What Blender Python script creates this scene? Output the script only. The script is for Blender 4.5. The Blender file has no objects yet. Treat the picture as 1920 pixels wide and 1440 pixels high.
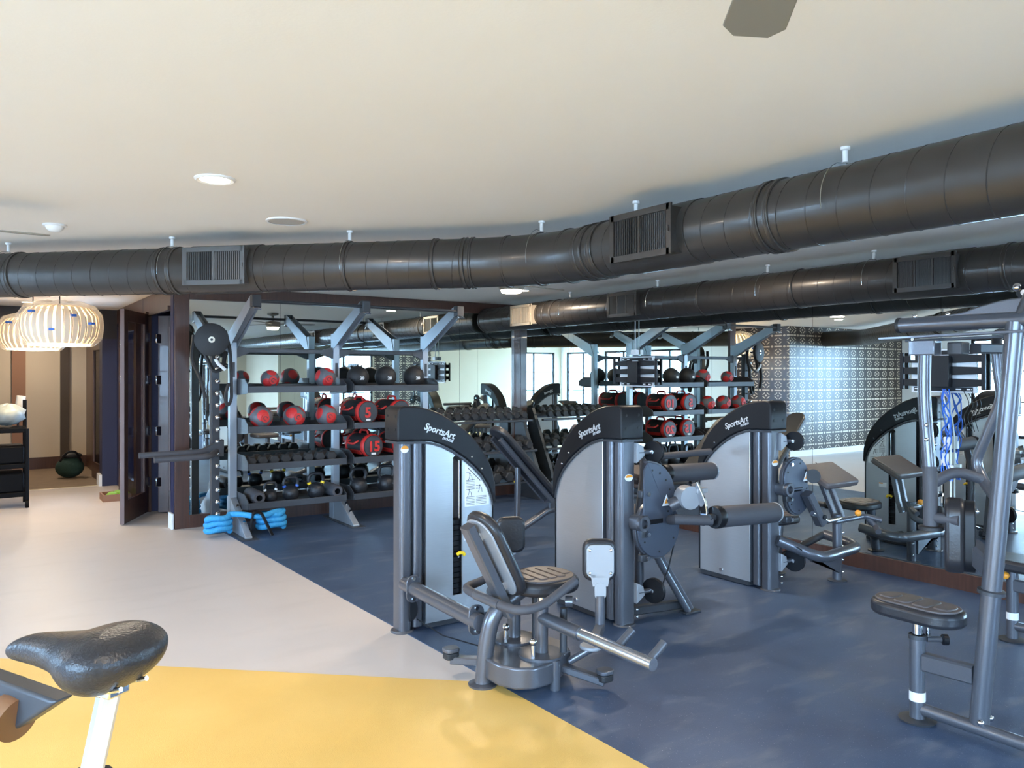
import bpy, bmesh, math, random
from mathutils import Vector, Matrix
random.seed(7)
S = bpy.context.scene
COL = S.collection
# ------------------------------------------------------------------ camera
CAM_H = 1.70
FPX = 1480.0
HOR = 700.0
YAW = math.radians(34.3)
FW = Vector((math.sin(YAW), math.cos(YAW), 0))
RT = Vector((math.cos(YAW), -math.sin(YAW), 0))
cam_d = bpy.data.cameras.new('camera')
cam = bpy.data.objects.new('camera', cam_d)
COL.objects.link(cam)
cam.location = (0, 0, CAM_H)
cam.rotation_euler = (math.pi / 2, 0, -YAW)
cam_d.sensor_width = 36
cam_d.lens = 36 * FPX / 1920
cam_d.shift_y = -(720 - HOR) / 1920
cam_d.clip_start = 0.05
cam_d.clip_end = 200
S.camera = cam
# ------------------------------------------------------------------ world and light
W = bpy.data.worlds.new('sky')
S.world = W
W.use_nodes = True
bg = W.node_tree.nodes['Background']
bg.inputs[0].default_value = (0.44, 0.68, 1.0, 1)
bg.inputs[1].default_value = 28.0
S.view_settings.view_transform = 'Standard'
S.view_settings.look = 'None'
S.view_settings.exposure = 0.92
S.view_settings.gamma = 1.0
S.view_settings.use_curve_mapping = False
ROOM_L, ROOM_R, ROOM_F, ROOM_B = -5.0, 6.39, -4.5, 9.16
CEIL = 2.66
WIN_L = [(-4.2, -2.4), (-2.1, -0.3), (0.0, 1.8), (6.9, 8.5)]
WIN_F = [(-4.7, -2.9), (2.45, 4.35)]  # second opening is added to throw daylight on the navy floor from behind
WZ0, WZ1 = 0.35, 2.45
def portal(loc, rot, sx, sy):
    l = bpy.data.lights.new('window_portal', 'AREA')
    l.shape = 'RECTANGLE'; l.size = sx; l.size_y = sy
    l.energy = 1.0
    l.cycles.is_portal = True
    o = bpy.data.objects.new('window_portal', l)
    COL.objects.link(o)
    o.location = loc; o.rotation_euler = rot
for a, b in WIN_L:
    portal((ROOM_L - 0.16, (a + b) / 2, (WZ0 + WZ1) / 2), (0, -math.pi / 2, 0), WZ1 - WZ0, b - a)
for a, b in WIN_F:
    portal(((a + b) / 2, ROOM_F - 0.16, (WZ0 + WZ1) / 2), (math.pi / 2, 0, 0), b - a, WZ1 - WZ0)

# ------------------------------------------------------------------ helpers
def P(u, v, X=None, Y=None, Z=None, d=None):
    """a point of the place seen at (u, v) of the 1920x1440 frame, on a given world plane"""
    r = FW + RT * ((u - 960) / FPX) + Vector((0, 0, (HOR - v) / FPX))
    if X is not None: t = X / r.x
    elif Y is not None: t = Y / r.y
    elif Z is not None: t = (Z - CAM_H) / r.z
    else: t = d
    return Vector((0, 0, CAM_H)) + r * t
V = Vector
BUILT = {}
def settle(o, parent, world):
    COL.objects.link(o)
    BUILT[o.name] = world
    if parent is not None:
        o.parent = parent
        o.matrix_parent_inverse = BUILT[parent.name].inverted()
def tag(o, label=None, cat=None, group=None, kind=None):
    if label: o['label'] = label
    if cat: o['category'] = cat
    if group: o['group'] = group
    if kind: o['kind'] = kind
    return o
def thing(name, label, cat, loc, group=None, kind=None):
    o = bpy.data.objects.new(name, None)
    o.empty_display_size = 0.1
    o.location = loc
    settle(o, None, Matrix.Translation(V(loc)))
    return tag(o, label, cat, group, kind)
def clone(o, delta=None, matrix=None, parent=None, label=None, group=None):
    """copy of a thing with copies of its parts and sub-parts (mesh data shared)"""
    c = o.copy(); COL.objects.link(c)
    BUILT[c.name] = BUILT[o.name]
    if parent is not None: c.parent = parent
    if delta is not None: c.location = o.location + V(delta)
    if matrix is not None: c.matrix_basis = matrix
    if label: c['label'] = label
    if group: c['group'] = group
    for ch in [k for k in ALLOBJ if k.parent == o]:
        clone(ch, parent=c)
    return c
ALLOBJ = []
def frame(axis):
    a = V(axis).normalized()
    t = V((0, 0, 1)) if abs(a.z) < 0.9 else V((1, 0, 0))
    x = t.cross(a).normalized(); y = a.cross(x)
    return x, y, a
def fillet(pts, rad, seg=6):
    pts = [V(p) for p in pts]
    if rad <= 0 or len(pts) < 3: return pts
    out = [pts[0]]
    for i in range(1, len(pts) - 1):
        p, a, b = pts[i], pts[i - 1], pts[i + 1]
        da, db = (a - p), (b - p)
        r = min(rad, da.length * .49, db.length * .49)
        s = p + da.normalized() * r; e = p + db.normalized() * r
        for k in range(seg + 1):
            t = k / seg
            out.append(s * (1 - t) ** 2 + p * 2 * t * (1 - t) + e * t ** 2)
    out.append(pts[-1])
    return out
class G:
    def __init__(self): self.bm = bmesh.new()
    def quad_strip(self, rings, close=True, caps=True):
        bm = self.bm; R = [[bm.verts.new(p) for p in r] for r in rings]
        n = len(R[0])
        for i in range(len(R) - 1):
            for k in range(n if close else n - 1):
                bm.faces.new((R[i][k], R[i][(k + 1) % n], R[i + 1][(k + 1) % n], R[i + 1][k]))
        if caps:
            if n > 2:
                bm.faces.new(list(reversed(R[0]))); bm.faces.new(R[-1])
        return self
    def box(self, c, s, rz=0, M=None):
        sx, sy, sz = s[0] / 2, s[1] / 2, s[2] / 2
        m = M if M is not None else Matrix.Rotation(rz, 3, 'Z')
        c = V(c)
        v = [self.bm.verts.new(c + m @ V((x * sx, y * sy, z * sz))) for z in (-1, 1) for x, y in ((-1, -1), (1, -1), (1, 1), (-1, 1))]
        for f in ((3, 2, 1, 0), (4, 5, 6, 7), (0, 1, 5, 4), (1, 2, 6, 5), (2, 3, 7, 6), (3, 0, 4, 7)):
            self.bm.faces.new([v[i] for i in f])
        return self
    def bx(self, x0, x1, y0, y1, z0, z1):
        return self.box(((x0 + x1) / 2, (y0 + y1) / 2, (z0 + z1) / 2), (abs(x1 - x0), abs(y1 - y0), abs(z1 - z0)))
    def cyl(self, p0, p1, r0, r1=None, n=20):
        p0, p1 = V(p0), V(p1); r1 = r0 if r1 is None else r1
        x, y, a = frame(p1 - p0)
        ring = lambda p, r: [p + (x * math.cos(2 * math.pi * k / n) + y * math.sin(2 * math.pi * k / n)) * r for k in range(n)]
        return self.quad_strip([ring(p0, r0), ring(p1, r1)])
    def tube(self, pts, r, n=14, fil=0.0, seg=6, sq=None, caps=True):
        """sweep a round (or, with sq=(w,h), rectangular) section along a path"""
        pts = fillet(pts, fil, seg)
        T = []
        for i in range(len(pts)):
            a = pts[max(0, i - 1)]; b = pts[min(len(pts) - 1, i + 1)]
            T.append((b - a).normalized())
        x, y, _ = frame(T[0])
        rings = []
        for i, p in enumerate(pts):
            x = (x - T[i] * x.dot(T[i])).normalized(); y = T[i].cross(x)
            rr = r[i] if isinstance(r, (list, tuple)) else r
            if sq:
                w, h = sq[0] / 2, sq[1] / 2; c = min(w, h) * .3
                sec = [(w, h - c), (w - c, h), (-w + c, h), (-w, h - c), (-w, -h + c), (-w + c, -h), (w - c, -h), (w, -h + c)]
                rings.append([p + x * q[0] + y * q[1] for q in sec])
            else:
                rings.append([p + (x * math.cos(2 * math.pi * k / n) + y * math.sin(2 * math.pi * k / n)) * rr for k in range(n)])
        return self.quad_strip(rings, caps=caps)
    def lathe(self, prof, o, axis=(0, 0, 1), n=28, caps=True):
        o = V(o); x, y, a = frame(axis)
        rings = [[o + a * h + (x * math.cos(2 * math.pi * k / n) + y * math.sin(2 * math.pi * k / n)) * max(r, 1e-4) for k in range(n)] for r, h in prof]
        return self.quad_strip(rings, caps=caps)
    def prism(self, poly, o, ex, ey, th, centre=True):
        """flat outline poly (a,b) laid on ex,ey at o and given a thickness along ex x ey"""
        o, ex, ey = V(o), V(ex), V(ey); ez = ex.cross(ey).normalized()
        h = -th / 2 if centre else 0
        lo = [o + ex * a + ey * b + ez * h for a, b in poly]
        return self.quad_strip([lo, [p + ez * th for p in lo]])
    def ball(self, c, r, sc=(1, 1, 1), nu=20, nv=12, M=None):
        c = V(c); m = M or Matrix.Identity(3)
        rings = []
        for j in range(nv + 1):
            th = math.pi * (j + 0.001 if j == 0 else (j - 0.001 if j == nv else j)) / nv
            rings.append([c + m @ V((math.sin(th) * math.cos(2 * math.pi * k / nu) * r * sc[0], math.sin(th) * math.sin(2 * math.pi * k / nu) * r * sc[1], -math.cos(th) * r * sc[2])) for k in range(nu)])
        return self.quad_strip(rings)
    def out(self, name, mat, parent=None, bevel=0.0, smooth=40, seg=2):
        bm = self.bm
        bmesh.ops.recalc_face_normals(bm, faces=bm.faces)
        c0 = V((min(v.co.x for v in bm.verts), min(v.co.y for v in bm.verts), min(v.co.z for v in bm.verts)))
        c1 = V((max(v.co.x for v in bm.verts), max(v.co.y for v in bm.verts), max(v.co.z for v in bm.verts)))
        c = (c0 + c1) / 2
        if parent is None: c.z = c0.z
        bmesh.ops.translate(bm, verts=bm.verts, vec=-c)
        me = bpy.data.meshes.new(name); bm.to_mesh(me); bm.free()
        if smooth:
            for p in me.polygons: p.use_smooth = True
            me.set_sharp_from_angle(angle=math.radians(smooth))
        me.materials.append(mat)
        o = bpy.data.objects.new(name, me); o.location = c
        settle(o, parent, Matrix.Translation(c))
        ALLOBJ.append(o)
        if bevel:
            b = o.modifiers.new('bevel', 'BEVEL'); b.width = bevel; b.segments = seg
            b.limit_method = 'ANGLE'; b.angle_limit = math.radians(38); b.harden_normals = False
        return o
def text(name, body, mat, parent, o, ex, ey, size, ext=0.002, shear=0.0, bold=0.0, align='LEFT', width=None):
    cu = bpy.data.curves.new(name, 'FONT'); cu.body = body; cu.size = size; cu.extrude = ext
    cu.shear = shear; cu.offset = bold; cu.align_x = align; cu.resolution_u = 3
    tmp = bpy.data.objects.new('tmp_text', cu)
    me = bpy.data.meshes.new_from_object(tmp)
    bpy.data.objects.remove(tmp); bpy.data.curves.remove(cu)
    ex, ey = V(ex).normalized(), V(ey).normalized(); ez = ex.cross(ey).normalized(); o = V(o)
    sx = 1.0
    if width:
        xs = [v.co.x for v in me.vertices]; sx = width / (max(xs) - min(xs))
    for v in me.vertices: v.co = ex * (v.co.x * sx) + ey * v.co.y + ez * v.co.z
    me.name = name; me.materials.append(mat)
    ob = bpy.data.objects.new(name, me); ob.location = o
    settle(ob, parent, Matrix.Translation(o)); ALLOBJ.append(ob)
    return ob
# ------------------------------------------------------------------ materials
def M(name, col, rough=0.5, metal=0.0, noise=None, bump=None, coat=0.0, emit=None, spec=0.5, aniso=0.0):
    m = bpy.data.materials.new(name); m.use_nodes = True
    nt = m.node_tree; b = nt.nodes['Principled BSDF']
    b.inputs['Base Color'].default_value = (*col, 1); b.inputs['Roughness'].default_value = rough
    b.inputs['Metallic'].default_value = metal; b.inputs['Coat Weight'].default_value = coat
    b.inputs['Specular IOR Level'].default_value = spec
    tc = nt.nodes.new('ShaderNodeTexCoord')
    if noise:                                   # (scale, second colour, [stretch], [rough2])
        n = nt.nodes.new('ShaderNodeTexNoise'); n.inputs['Scale'].default_value = noise[0]; n.inputs['Detail'].default_value = 6
        mp = nt.nodes.new('ShaderNodeMapping')
        mp.inputs['Scale'].default_value = noise[2] if len(noise) > 2 else (1, 1, 1)
        nt.links.new(tc.outputs['Object'], mp.inputs[0]); nt.links.new(mp.outputs[0], n.inputs['Vector'])
        r = nt.nodes.new('ShaderNodeValToRGB'); r.color_ramp.elements[0].position = .32; r.color_ramp.elements[1].position = .68
        r.color_ramp.elements[0].color = (*col, 1); r.color_ramp.elements[1].color = (*noise[1], 1)
        nt.links.new(n.outputs[0], r.inputs[0]); nt.links.new(r.outputs[0], b.inputs['Base Color'])
    if bump:                                    # (scale, strength)
        n2 = nt.nodes.new('ShaderNodeTexNoise'); n2.inputs['Scale'].default_value = bump[0]; n2.inputs['Detail'].default_value = 4
        nt.links.new(tc.outputs['Object'], n2.inputs['Vector'])
        bp = nt.nodes.new('ShaderNodeBump'); bp.inputs['Strength'].default_value = bump[1]; bp.inputs['Distance'].default_value = 0.01
        nt.links.new(n2.outputs[0], bp.inputs['Height']); nt.links.new(bp.outputs[0], b.inputs['Normal'])
    if emit:
        b.inputs['Emission Color'].default_value = (*emit[0], 1); b.inputs['Emission Strength'].default_value = emit[1]
    return m
m_ceil = M('ceiling_paint', (.82, .765, .69), .85, noise=(1.2, (.805, .75, .675)), bump=(90, .05))
m_cream = M('cream_wall_paint', (.62, .52, .39), .75, noise=(2, (.60, .50, .37)))
m_white = M('white_paint', (.80, .79, .77), .5)
m_wood = M('dark_walnut', (.060, .026, .018), .38, noise=(6, (.085, .038, .026), (6, 6, .5)), coat=.15)
m_woodl = M('walnut_edge', (.15, .09, .08), .45, noise=(6, (.18, .11, .095), (6, 6, .5)))
m_navy = M('navy_wall_paint', (.018, .020, .060), .55)
m_dark = M('dark_wall_paint', (.02, .02, .03), .6)
m_mirror = M('mirror_glass', (.77, .83, .81), .004, 1.0)
m_mirror_edge = M('mirror_edge', (.45, .50, .50), .2, 1.0)
m_duct = M('duct_charcoal_paint', (.052, .046, .041), .34, .35, noise=(3, (.046, .041, .037)), bump=(6, .12), coat=.1)
m_duct2 = M('duct_seam', (.036, .032, .029), .35, .3)
m_tan = M('tan_metal', (.45, .37, .27), .45, .2)
m_grillein = M('grille_dark', (.012, .012, .012), .6)
m_metal = M('gunmetal_paint', (.112, .117, .135), .30, .5, noise=(200, (.124, .128, .147)), coat=.3)
m_silver = M('rack_silver_paint', (.36, .39, .43), .38, .45)
m_rackdk = M('rack_charcoal_paint', (.055, .058, .066), .42, .3)
m_chrome = M('chrome', (.75, .77, .80), .09, 1.0)
m_black = M('black_plastic', (.009, .0095, .012), .42, spec=.28)
m_rubber = M('black_rubber', (.018, .018, .020), .58, bump=(120, .12))
m_foam = M('dark_foam', (.060, .060, .070), .62, bump=(180, .1))
m_vinyl = M('black_vinyl', (.022, .022, .026), .36, bump=(70, .1))
m_vinylbr = M('brown_grey_vinyl', (.100, .082, .080), .42, bump=(70, .12))
m_panel = M('brushed_panel', (.56, .575, .60), .29, .78, noise=(5, (.61, .625, .65), (1, 1, 90)))
m_plate = M('grey_pad_shell', (.33, .345, .37), .4, .3)
m_cam = M('cam_blue_grey', (.085, .098, .130), .33, .4)
m_red = M('red_vinyl', (.62, .030, .025), .45, bump=(60, .1))
m_orange = M('orange_plastic', (.85, .32, .03), .4)
m_yellow = M('yellow_plastic', (.85, .58, .02), .4)
m_label = M('white_label', (.78, .79, .80), .5)
m_ink = M('label_ink', (.12, .12, .13), .6)
m_logo = M('silver_logo', (.62, .63, .65), .35, .3)
m_green = M('lime_plastic', (.25, .50, .06), .5)
m_bagg = M('green_canvas', (.015, .045, .038), .85, bump=(80, .3))
m_card = M('brown_cardboard', (.30, .16, .10), .8)
m_paper = M('paper_white', (.78, .74, .68), .8)
m_iron = M('cast_iron', (.020, .021, .025), .42, .2, bump=(90, .25))
m_blueacc = M('blue_ring_paint', (.03, .12, .50), .4)
m_cable = M('blue_cable', (.02, .13, .55), .4)
m_ply = M('plain_board', (.55, .42, .27), .8)
def mirrorless_glass(name, tint, fac):
    m = bpy.data.materials.new(name); m.use_nodes = True; nt = m.node_tree
    for n in list(nt.nodes):
        if n.type != 'OUTPUT_MATERIAL': nt.nodes.remove(n)
    t = nt.nodes.new('ShaderNodeBsdfTransparent'); t.inputs[0].default_value = (*tint, 1)
    g = nt.nodes.new('ShaderNodeBsdfGlossy'); g.inputs['Roughness'].default_value = .03
    mx = nt.nodes.new('ShaderNodeMixShader'); mx.inputs[0].default_value = fac
    nt.links.new(t.outputs[0], mx.inputs[1]); nt.links.new(g.outputs[0], mx.inputs[2])
    nt.links.new(mx.outputs[0], [n for n in nt.nodes if n.type == 'OUTPUT_MATERIAL'][0].inputs[0])
    return m
m_glass = mirrorless_glass('window_glass', (.95, .97, .97), .06)
m_glassd = mirrorless_glass('smoked_door_glass', (.55, .56, .58), .10)
m_film = bpy.data.materials.new('plastic_film'); m_film.use_nodes = True
def film():
    nt = m_film.node_tree; b = nt.nodes['Principled BSDF']
    b.inputs['Base Color'].default_value = (.85, .84, .82, 1); b.inputs['Roughness'].default_value = .3
    t = nt.nodes.new('ShaderNodeBsdfTransparent'); mx = nt.nodes.new('ShaderNodeMixShader'); mx.inputs[0].default_value = .20
    nt.links.new(t.outputs[0], mx.inputs[1]); nt.links.new(b.outputs[0], mx.inputs[2])
    nt.links.new(mx.outputs[0], nt.nodes['Material Output'].inputs[0])
film()
def floor_mat(name, c1, c2, rough, speck=None, scratch=None, bump=.08):
    m = M(name, c1, rough, noise=(1.6, c2), bump=(220, bump)); nt = m.node_tree; b = nt.nodes['Principled BSDF']
    src = b.inputs['Base Color'].links[0].from_socket
    tc = nt.nodes['Texture Coordinate']
    def layer(src, scale, lo, hi, col, stretch=(1, 1, 1), detail=2):
        mp = nt.nodes.new('ShaderNodeMapping'); mp.inputs['Scale'].default_value = stretch; mp.inputs['Rotation'].default_value = (0, 0, .6)
        n = nt.nodes.new('ShaderNodeTexNoise'); n.inputs['Scale'].default_value = scale; n.inputs['Detail'].default_value = detail
        nt.links.new(tc.outputs['Object'], mp.inputs[0]); nt.links.new(mp.outputs[0], n.inputs['Vector'])
        r = nt.nodes.new('ShaderNodeMapRange'); r.inputs[1].default_value = lo; r.inputs[2].default_value = hi
        nt.links.new(n.outputs[0], r.inputs[0])
        mx = nt.nodes.new('ShaderNodeMixRGB'); mx.inputs[2].default_value = (*col, 1)
        nt.links.new(r.outputs[0], mx.inputs[0]); nt.links.new(src, mx.inputs[1])
        return mx.outputs[0]
    if scratch: src = layer(src, *scratch)
    if speck: src = layer(src, *speck)
    nt.links.new(src, b.inputs['Base Color'])
    return m
m_fbeige = floor_mat('beige_floor', (.60, .545, .52), (.625, .57, .545), .42, scratch=(2.0, .55, .85, (.565, .515, .49), (1, 3, 1), 4))
m_fnavy = floor_mat('navy_rubber', (.036, .062, .124), (.055, .094, .175), .42, speck=(160, .70, .76, (.35, .37, .42)), scratch=(2.6, .54, .80, (.13, .155, .20), (1, 3, 1), 9), bump=.15)
m_fyellow = floor_mat('yellow_rubber', (.74, .47, .13), (.80, .53, .165), .45, speck=(160, .70, .78, (.55, .36, .10)), bump=.15)
def wallpaper():
    m = bpy.data.materials.new('geometric_wallpaper'); m.use_nodes = True; nt = m.node_tree; b = nt.nodes['Principled BSDF']
    tc = nt.nodes.new('ShaderNodeTexCoord'); sp = nt.nodes.new('ShaderNodeSeparateXYZ'); nt.links.new(tc.outputs['Object'], sp.inputs[0])
    def mth(op, a, c=None):
        n = nt.nodes.new('ShaderNodeMath'); n.operation = op
        for i, q in enumerate((a, c)):
            if q is None: continue
            if isinstance(q, (int, float)): n.inputs[i].default_value = q
            else: nt.links.new(q, n.inputs[i])
        return n.outputs[0]
    h = mth('ADD', sp.outputs[0], sp.outputs[1])
    fu = mth('ABSOLUTE', mth('SUBTRACT', mth('FRACT', mth('ADD', mth('DIVIDE', h, .30), 100.0)), .5))
    fv = mth('ABSOLUTE', mth('SUBTRACT', mth('FRACT', mth('ADD', mth('DIVIDE', sp.outputs[2], .225), 100.0)), .5))
    d = mth('ADD', fu, fv)
    def band(x, lo, hi): return mth('MULTIPLY', mth('GREATER_THAN', x, lo), mth('LESS_THAN', x, hi))
    pat = mth('LESS_THAN', d, .10)
    pat = mth('MAXIMUM', pat, mth('MULTIPLY', band(d, .29, .40), mth('MULTIPLY', mth('GREATER_THAN', fu, .07), mth('GREATER_THAN', fv, .07))))
    pat = mth('MAXIMUM', pat, mth('GREATER_THAN', d, .88))
    pat = mth('MAXIMUM', pat, mth('MULTIPLY', mth('GREATER_THAN', fv, .435), mth('LESS_THAN', fu, .30)))
    mx = nt.nodes.new('ShaderNodeMixRGB'); mx.inputs[1].default_value = (.030, .018, .013, 1); mx.inputs[2].default_value = (.62, .50, .36, 1)
    nt.links.new(pat, mx.inputs[0]); nt.links.new(mx.outputs[0], b.inputs['Base Color'])
    b.inputs['Roughness'].default_value = .33; b.inputs['Specular IOR Level'].default_value = .6
    return m
m_paperwall = wallpaper()
def ball_mat():
    m = M('medicine_ball_print', (.13, .13, .14), .5, bump=(60, .2)); nt = m.node_tree; b = nt.nodes['Principled BSDF']; tc = nt.nodes['Texture Coordinate']
    sp = nt.nodes.new('ShaderNodeSeparateXYZ'); nt.links.new(tc.outputs['Generated'], sp.inputs[0])
    outs = []
    for i in range(3):
        n = nt.nodes.new('ShaderNodeMath'); n.operation = 'SUBTRACT'; n.inputs[1].default_value = .5; nt.links.new(sp.outputs[i], n.inputs[0])
        a = nt.nodes.new('ShaderNodeMath'); a.operation = 'ABSOLUTE'; nt.links.new(n.outputs[0], a.inputs[0]); outs.append(a.outputs[0])
    m1 = nt.nodes.new('ShaderNodeMath'); m1.operation = 'MAXIMUM'; nt.links.new(outs[0], m1.inputs[0]); nt.links.new(outs[1], m1.inputs[1])
    m2 = nt.nodes.new('ShaderNodeMath'); m2.operation = 'MAXIMUM'; nt.links.new(m1.outputs[0], m2.inputs[0]); nt.links.new(outs[2], m2.inputs[1])
    g = nt.nodes.new('ShaderNodeMath'); g.operation = 'GREATER_THAN'; g.inputs[1].default_value = .425; nt.links.new(m2.outputs[0], g.inputs[0])
    mx = nt.nodes.new('ShaderNodeMixRGB'); mx.inputs[1].default_value = (.13, .13, .145, 1); mx.inputs[2].default_value = (.62, .03, .03, 1)
    nt.links.new(g.outputs[0], mx.inputs[0]); nt.links.new(mx.outputs[0], b.inputs['Base Color'])
    return m
m_ball = ball_mat()
def struct(g, name, mat, parent=None, **k):
    o = g.out(name, mat, parent, **k)
    if parent is None: o['kind'] = 'structure'
    return o
ORD = ['first', 'second', 'third', 'fourth', 'fifth', 'sixth', 'seventh', 'eighth', 'ninth', 'tenth', 'eleventh', 'twelfth']
# ================================================================== THE SETTING
FX0, FX1, FY1 = -0.84, 1.80, 16.3          # foyer beyond the open left end of the back wall
# floors
struct(G().bx(ROOM_L, ROOM_R + .2, ROOM_F, 18.0, -.12, 0), 'floor', m_fbeige)
NA, NB = V((2.205, 8.75)), V((2.47, .26))   # long edge between the beige and the navy flooring
def edge_x(y): return NA.x + (NB.x - NA.x) * (y - NA.y) / (NB.y - NA.y)
struct(G().prism([(edge_x(8.75), 8.75), (edge_x(-4.5), -4.5), (ROOM_R, -4.5), (ROOM_R, 9.16), (edge_x(8.75), 9.16)][::-1], (0, 0, 0), (1, 0, 0), (0, 1, 0), .004, False), 'floor_navy_rubber', m_fnavy)
struct(G().prism([(edge_x(3.63) - .001, 3.63), (.13, 5.60), (-1.2, 6.77), (-1.2, -2), (edge_x(-2) - .001, -2)], (0, 0, 0), (1, 0, 0), (0, 1, 0), .004, False), 'floor_yellow_rubber', m_fyellow)
# ceiling
struct(G().bx(ROOM_L - .2, ROOM_R + .2, ROOM_F - .2, 17.2, CEIL, CEIL + .15), 'ceiling', m_ceil)
# back wall: walnut frame holding mirror panels
wb = struct(G().bx(1.80, ROOM_R + .2, 9.20, 9.34, 0, CEIL), 'wall_back', m_navy)
tag(G().bx(1.81, 1.96, 9.16, 9.20, 0, CEIL).out('stile', m_wood, wb, bevel=.003))
tag(G().bx(6.28, 6.39, 9.15, 9.20, 0, CEIL).out('stile', m_wood, wb, bevel=.003))
tag(G().bx(1.96, 6.28, 9.16, 9.20, 0, .14).out('rail', m_wood, wb, bevel=.003))
tag(G().bx(1.96, 6.28, 9.14, 9.20, 2.516, CEIL).out('rail', m_wood, wb, bevel=.003))
seam = [1.96, 2.975, 4.02, 5.41, 6.28]
for a, b in zip(seam, seam[1:]):
    G().bx(a + .0015, b - .0015, 9.185, 9.2005, .14, 2.516).out('mirror_panel', m_mirror, wb, smooth=0)
# right wall: mirror panels over a walnut base
wr = struct(G().bx(ROOM_R + .04, ROOM_R + .2, ROOM_F, 9.34, 0, CEIL), 'wall_right', m_cream)
G().bx(ROOM_R - .012, ROOM_R + .04, -1.55, 9.15, 0, .138).out('rail', m_wood, wr, bevel=.003)
G().bx(ROOM_R - .006, ROOM_R + .008, -1.55, 9.15, .138, .146).out('mirror_channel', m_mirror_edge, wr)
G().bx(ROOM_R - .01, ROOM_R + .04, -1.55, 9.15, 2.53, CEIL).out('rail', m_wood, wr, bevel=.003)
ys = [9.15, 8.07, 6.86, 5.65, 4.45, 3.28, 2.08, .88, -.32, -1.55]
for a, b in zip(ys[1:], ys):
    G().bx(ROOM_R, ROOM_R + .0405, a + .0015, b - .0015, .146, 2.53).out('mirror_panel', m_mirror, wr, smooth=0)
# left and rear walls with windows; one rear window is added for its light
def window_wall(name, along, fixed, lo, hi, wins, thick, mat):
    g = G()
    def slab(a, b, z0, z1):
        if along == 'Y': g.bx(fixed - thick, fixed, a, b, z0, z1)
        else: g.bx(a, b, fixed - thick, fixed, z0, z1)
    slab(lo, hi, 0, WZ0); slab(lo, hi, WZ1, CEIL)
    edges = [lo] + [q for w in wins for q in w] + [hi]
    for a, b in zip(edges[::2], edges[1::2]): slab(a, b, WZ0, WZ1)
    return struct(g, name, mat, smooth=0)
window_wall('wall_left', 'Y', ROOM_L, ROOM_F, 10.02, WIN_L, .15, m_white)
window_wall('wall_front', 'X', ROOM_F, ROOM_L, ROOM_R + .2, WIN_F, .15, m_cream)
struct(G().bx(.4, 2.4, ROOM_F, ROOM_F + .02, 0, CEIL), 'wall_front_papered', m_paperwall, smooth=0)
nwin = 0
def window(along, fixed, a, b):
    global nwin
    nwin += 1
    def bar(q0, q1, z0, z1, t):
        if along == 'Y': return G().bx(fixed - .09, fixed - .09 + t, q0, q1, z0, z1)
        return G().bx(q0, q1, fixed - .09, fixed - .09 + t, z0, z1)
    g = bar(a, b, WZ0, WZ0 + .06, .06)
    o = struct(g, 'window_%d' % nwin, m_black)
    for q in ((a, b, WZ1 - .06, WZ1), (a, a + .06, WZ0 + .06, WZ1 - .06), (b - .06, b, WZ0 + .06, WZ1 - .06)):
        bar(*q, .06).out('window_frame', m_black, o)
    c = (a + b) / 2
    bar(c - .03, c + .03, WZ0 + .06, WZ1 - .06, .05).out('mullion', m_black, o)
    for z in (1.1, 1.75): bar(a + .06, b - .06, z - .015, z + .015, .045).out('muntin', m_black, o)
    for q in ((a + .06, c - .03), (c + .03, b - .06)):
        bar(q[0], q[1], WZ0 + .06, WZ1 - .06, .006).out('pane', m_glass, o, smooth=0)
for a, b in WIN_L: window('Y', ROOM_L, a, b)
for a, b in WIN_F: window('X', ROOM_F, a, b)  # the last one built is the added light opening
m_pave = M('pavement', (.42, .41, .39), .9)
struct(G().bx(-40, 40, -40, ROOM_F - .16, -.3, -.2), 'ground_street', m_pave)
struct(G().bx(-40, ROOM_L - .16, ROOM_F - .16, 40, -.3, -.2), 'ground_yard', m_pave)
# wallpapered walls beside the foyer (seen in the mirrors)
struct(G().bx(ROOM_L, FX0 - .14, 10.02, 10.16, 0, CEIL), 'wall_papered', m_paperwall, smooth=0)
struct(G().bx(FX0 - .14, FX0, 10.02, 17.0, 0, CEIL), 'wall_foyer', m_paperwall, smooth=0)
struct(G().bx(ROOM_L, FX0, 10.0, 10.02, 0, .12), 'baseboard_papered', m_white)
# foyer: side wall with door openings, far wall
ws = struct(G().bx(1.80, 1.95, 9.34, 13.3, 2.45, CEIL), 'wall_side', m_wood)
G().bx(1.80, 1.95, 10.52, 11.25, 0, 2.45).out('wall_pier', m_navy, ws, smooth=0)
G().bx(1.80, 1.95, 12.65, 13.3, 0, 2.45).out('wall_pier', m_navy, ws, smooth=0)
G().bx(1.77, 1.80, 9.34, 10.52, 2.40, 2.45).out('door_header', m_wood, ws)
G().bx(1.74, 1.80, 10.49, 10.58, 0, 2.45).out('door_jamb', m_wood, ws)
G().bx(1.74, 1.80, 11.2, 11.3, 0, 2.45).out('door_jamb', m_wood, ws)
G().bx(1.74, 1.80, 12.6, 12.7, 0, 2.45).out('door_jamb', m_wood, ws)
struct(G().bx(1.775, 1.80, 9.17, 9.34, 0, .17), 'baseboard_end', m_white, bevel=.003)
struct(G().bx(1.80, 5.0, 11.0, 11.12, 0, CEIL), 'wall_store', m_navy)
struct(G().bx(5.0, 5.12, 9.34, 11.12, 0, CEIL), 'wall_store_end', m_cream)
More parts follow.
